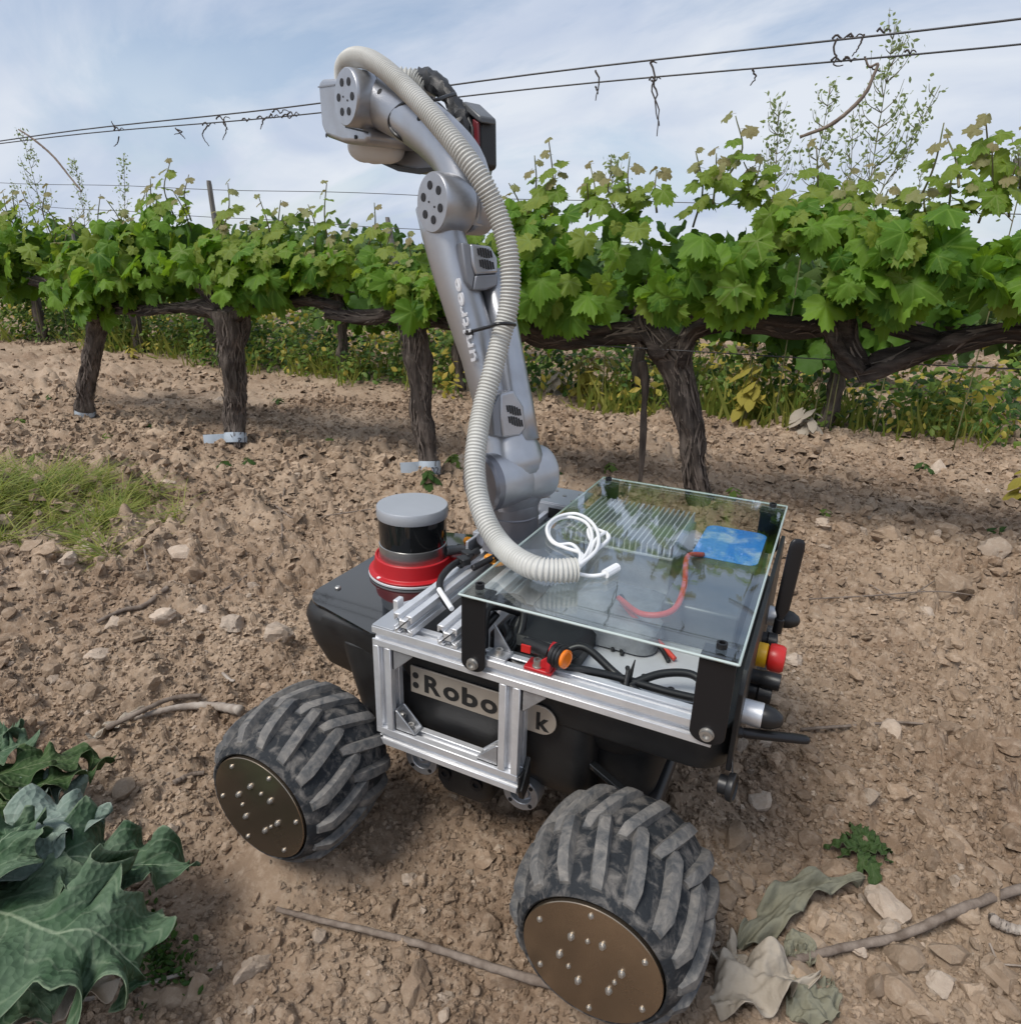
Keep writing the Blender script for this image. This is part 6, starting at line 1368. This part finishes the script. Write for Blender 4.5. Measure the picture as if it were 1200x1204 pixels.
# twigs and sticks on the ground
def ground_stick(label, pts, r0, r1, m='twig', seed=0, lift=.006, cat='stick', name='stick'):
    P = [gpt(u, v, lift) for u, v in pts]; return stick(name, label, cat, P, np.linspace(r0, r1, len(P)), M[m], seed=seed, n=46, group='sticks and twigs on the soil')
ground_stick('long straight stick slanting across the lower right corner', [(845, 1165), (920, 1142), (985, 1125), (1060, 1107), (1130, 1080), (1215, 1048)], .0040, .0056, seed=1, lift=.012)
ground_stick('broken twig lying in front of the two wheels', [(326, 1078), (380, 1092), (450, 1108), (520, 1128), (580, 1148), (660, 1172)], .0028, .0048, seed=2, lift=.012)
ground_stick('thick bleached driftwood stick left of the front wheel', [(160, 852), (195, 842), (228, 836), (258, 838), (284, 846)], .004, .0085, 'drift', 3, lift=.012)
ground_stick('dark twig crossing the bleached stick', [(128, 866), (165, 848), (205, 834), (238, 826)], .0045, .0038, seed=4, lift=.016)
ground_stick('thin twig on soil right of the lower antenna', [(940, 858), (1000, 860), (1065, 855), (1145, 849)], .0028, .0018, seed=5)
ground_stick('thin pale twig right of the upright antenna', [(950, 709), (1020, 708), (1100, 712), (1185, 710)], .002, .0014, seed=6)
ground_stick('curved thin twig left of the lidar', [(335, 576), (330, 605), (332, 635), (318, 660), (290, 680), (258, 700)], .0028, .0024, seed=7)
ground_stick('thin twig running toward the lidar', [(320, 592), (350, 600), (395, 607), (442, 618)], .0035, .002, seed=8)
ground_stick('dark buried branch above the round pale stone', [(115, 735), (145, 722), (170, 715), (200, 706)], .004, .006, seed=9)
ground_stick('forked grey twig standing in the left soil', [(176, 684), (174, 668), (170, 650)], .003, .002, seed=10, lift=.012)
ground_stick('thin straw lying by the grass tuft', [(0, 670), (30, 650), (55, 633), (82, 615)], .0024, .0016, seed=11)
ground_stick('short stub of wood at the right edge', [(1162, 1092), (1180, 1098), (1205, 1106)], .006, .005, 'drift', 12, lift=.01)
ground_stick('straw crossing at the lower right', [(1152, 1138), (1175, 1139), (1200, 1141)], .0012, .001, 'drift', 13)
ground_stick('straw crossing under the other at the lower right', [(1160, 1118), (1170, 1134), (1182, 1150)], .0012, .001, 'drift', 14)
ground_stick('short pale stick near the front wheel top', [(262, 792), (270, 800), (276, 808)], .003, .0025, 'drift', 15)
ground_stick('twig pointing at the front wheel', [(205, 925), (225, 915), (240, 908)], .004, .003, seed=16)
ground_stick('thin twig at the right edge near the limestone', [(1020, 690), (1060, 700), (1100, 690)], .002, .0015, seed=17)
ground_stick('faint twig at the lower left under the thistle', [(60, 1165), (100, 1180), (160, 1165), (215, 1150)], .0022, .0018, 'drift', 18)
# feathery grass tuft
gt = empty('grass_tuft', gpt(80, 600)); tag(gt, 'feathery yellow green grass tuft at the left edge', 'grass tuft')
gp = np.array(gt.location); g = np.random.default_rng(5); Vb = []; Pn = []; n = 3800
cx = [gpt(g.normal(60, 60), g.normal(598, 22)) for _ in range(46)]+[gpt(u, v) for u, v in ((140, 605), (170, 592), (185, 585), (120, 618), (100, 640), (125, 650), (10, 635), (30, 560))]
ci = g.integers(len(cx), size=n); P = np.array(cx)[ci]+np.c_[g.normal(0, .016, n), g.normal(0, .016, n), np.zeros(n)]; P[:, 2] = H(P[:, 0], P[:, 1])
lean = g.normal(0, .45, (len(cx), 2))
T = np.c_[g.normal(-.25, .45, n)+lean[ci, 0], g.normal(.15, .4, n)+lean[ci, 1], g.uniform(.35, 1.6, n)]; N = randn(n, (0, .3, 1), (.4, .4, .2))
PB = [(np.array([(-.012, 0, 0), (.012, 0, 0), (.011, .35, .02), (-.011, .35, .02), (.008, .7, -.03), (-.008, .7, -.03), (0, 1, -.14)], float), np.array([(0, 1, 2), (0, 2, 3), (3, 2, 4), (3, 4, 5), (5, 4, 6)]))]
tag(cloud('blades', P-gp, N, T, g.uniform(.05, .15, n), PB, M['grass'], gt), kind='stuff')
n = 4200; ix = g.integers(0, len(P), n); Tn = T[ix]/np.linalg.norm(T[ix], axis=1)[:, None]; Pf = P[ix]+Tn*g.uniform(.01, .08, n)[:, None]
tag(cloud('leaflets', Pf-gp, randn(n, (0, .3, 1)), Tn+randn(n, (0, 0, 0), (.6, .6, .4)), g.uniform(.010, .028, n), PB, M['weed'], gt), kind='stuff')
# moss like sprigs beside the thistle
ms = empty('low_weed', gpt(185, 1130)); tag(ms, 'mossy low weed with tiny leaves right of the large thistle', 'weed'); mp_ = np.array(ms.location); n = 420
P = np.array([gpt(g.normal(180, 20), g.normal(1130, 18)) for _ in range(60)])[g.integers(0, 60, n)]+np.c_[g.normal(0, .007, (n, 2)), g.uniform(.0, .016, n)]
tag(cloud('leaflets', P-mp_, randn(n, (0, .3, .8)), randn(n, (0, 0, .4)), g.uniform(.004, .011, n), SL, M['weed_dark'], ms), kind='stuff')
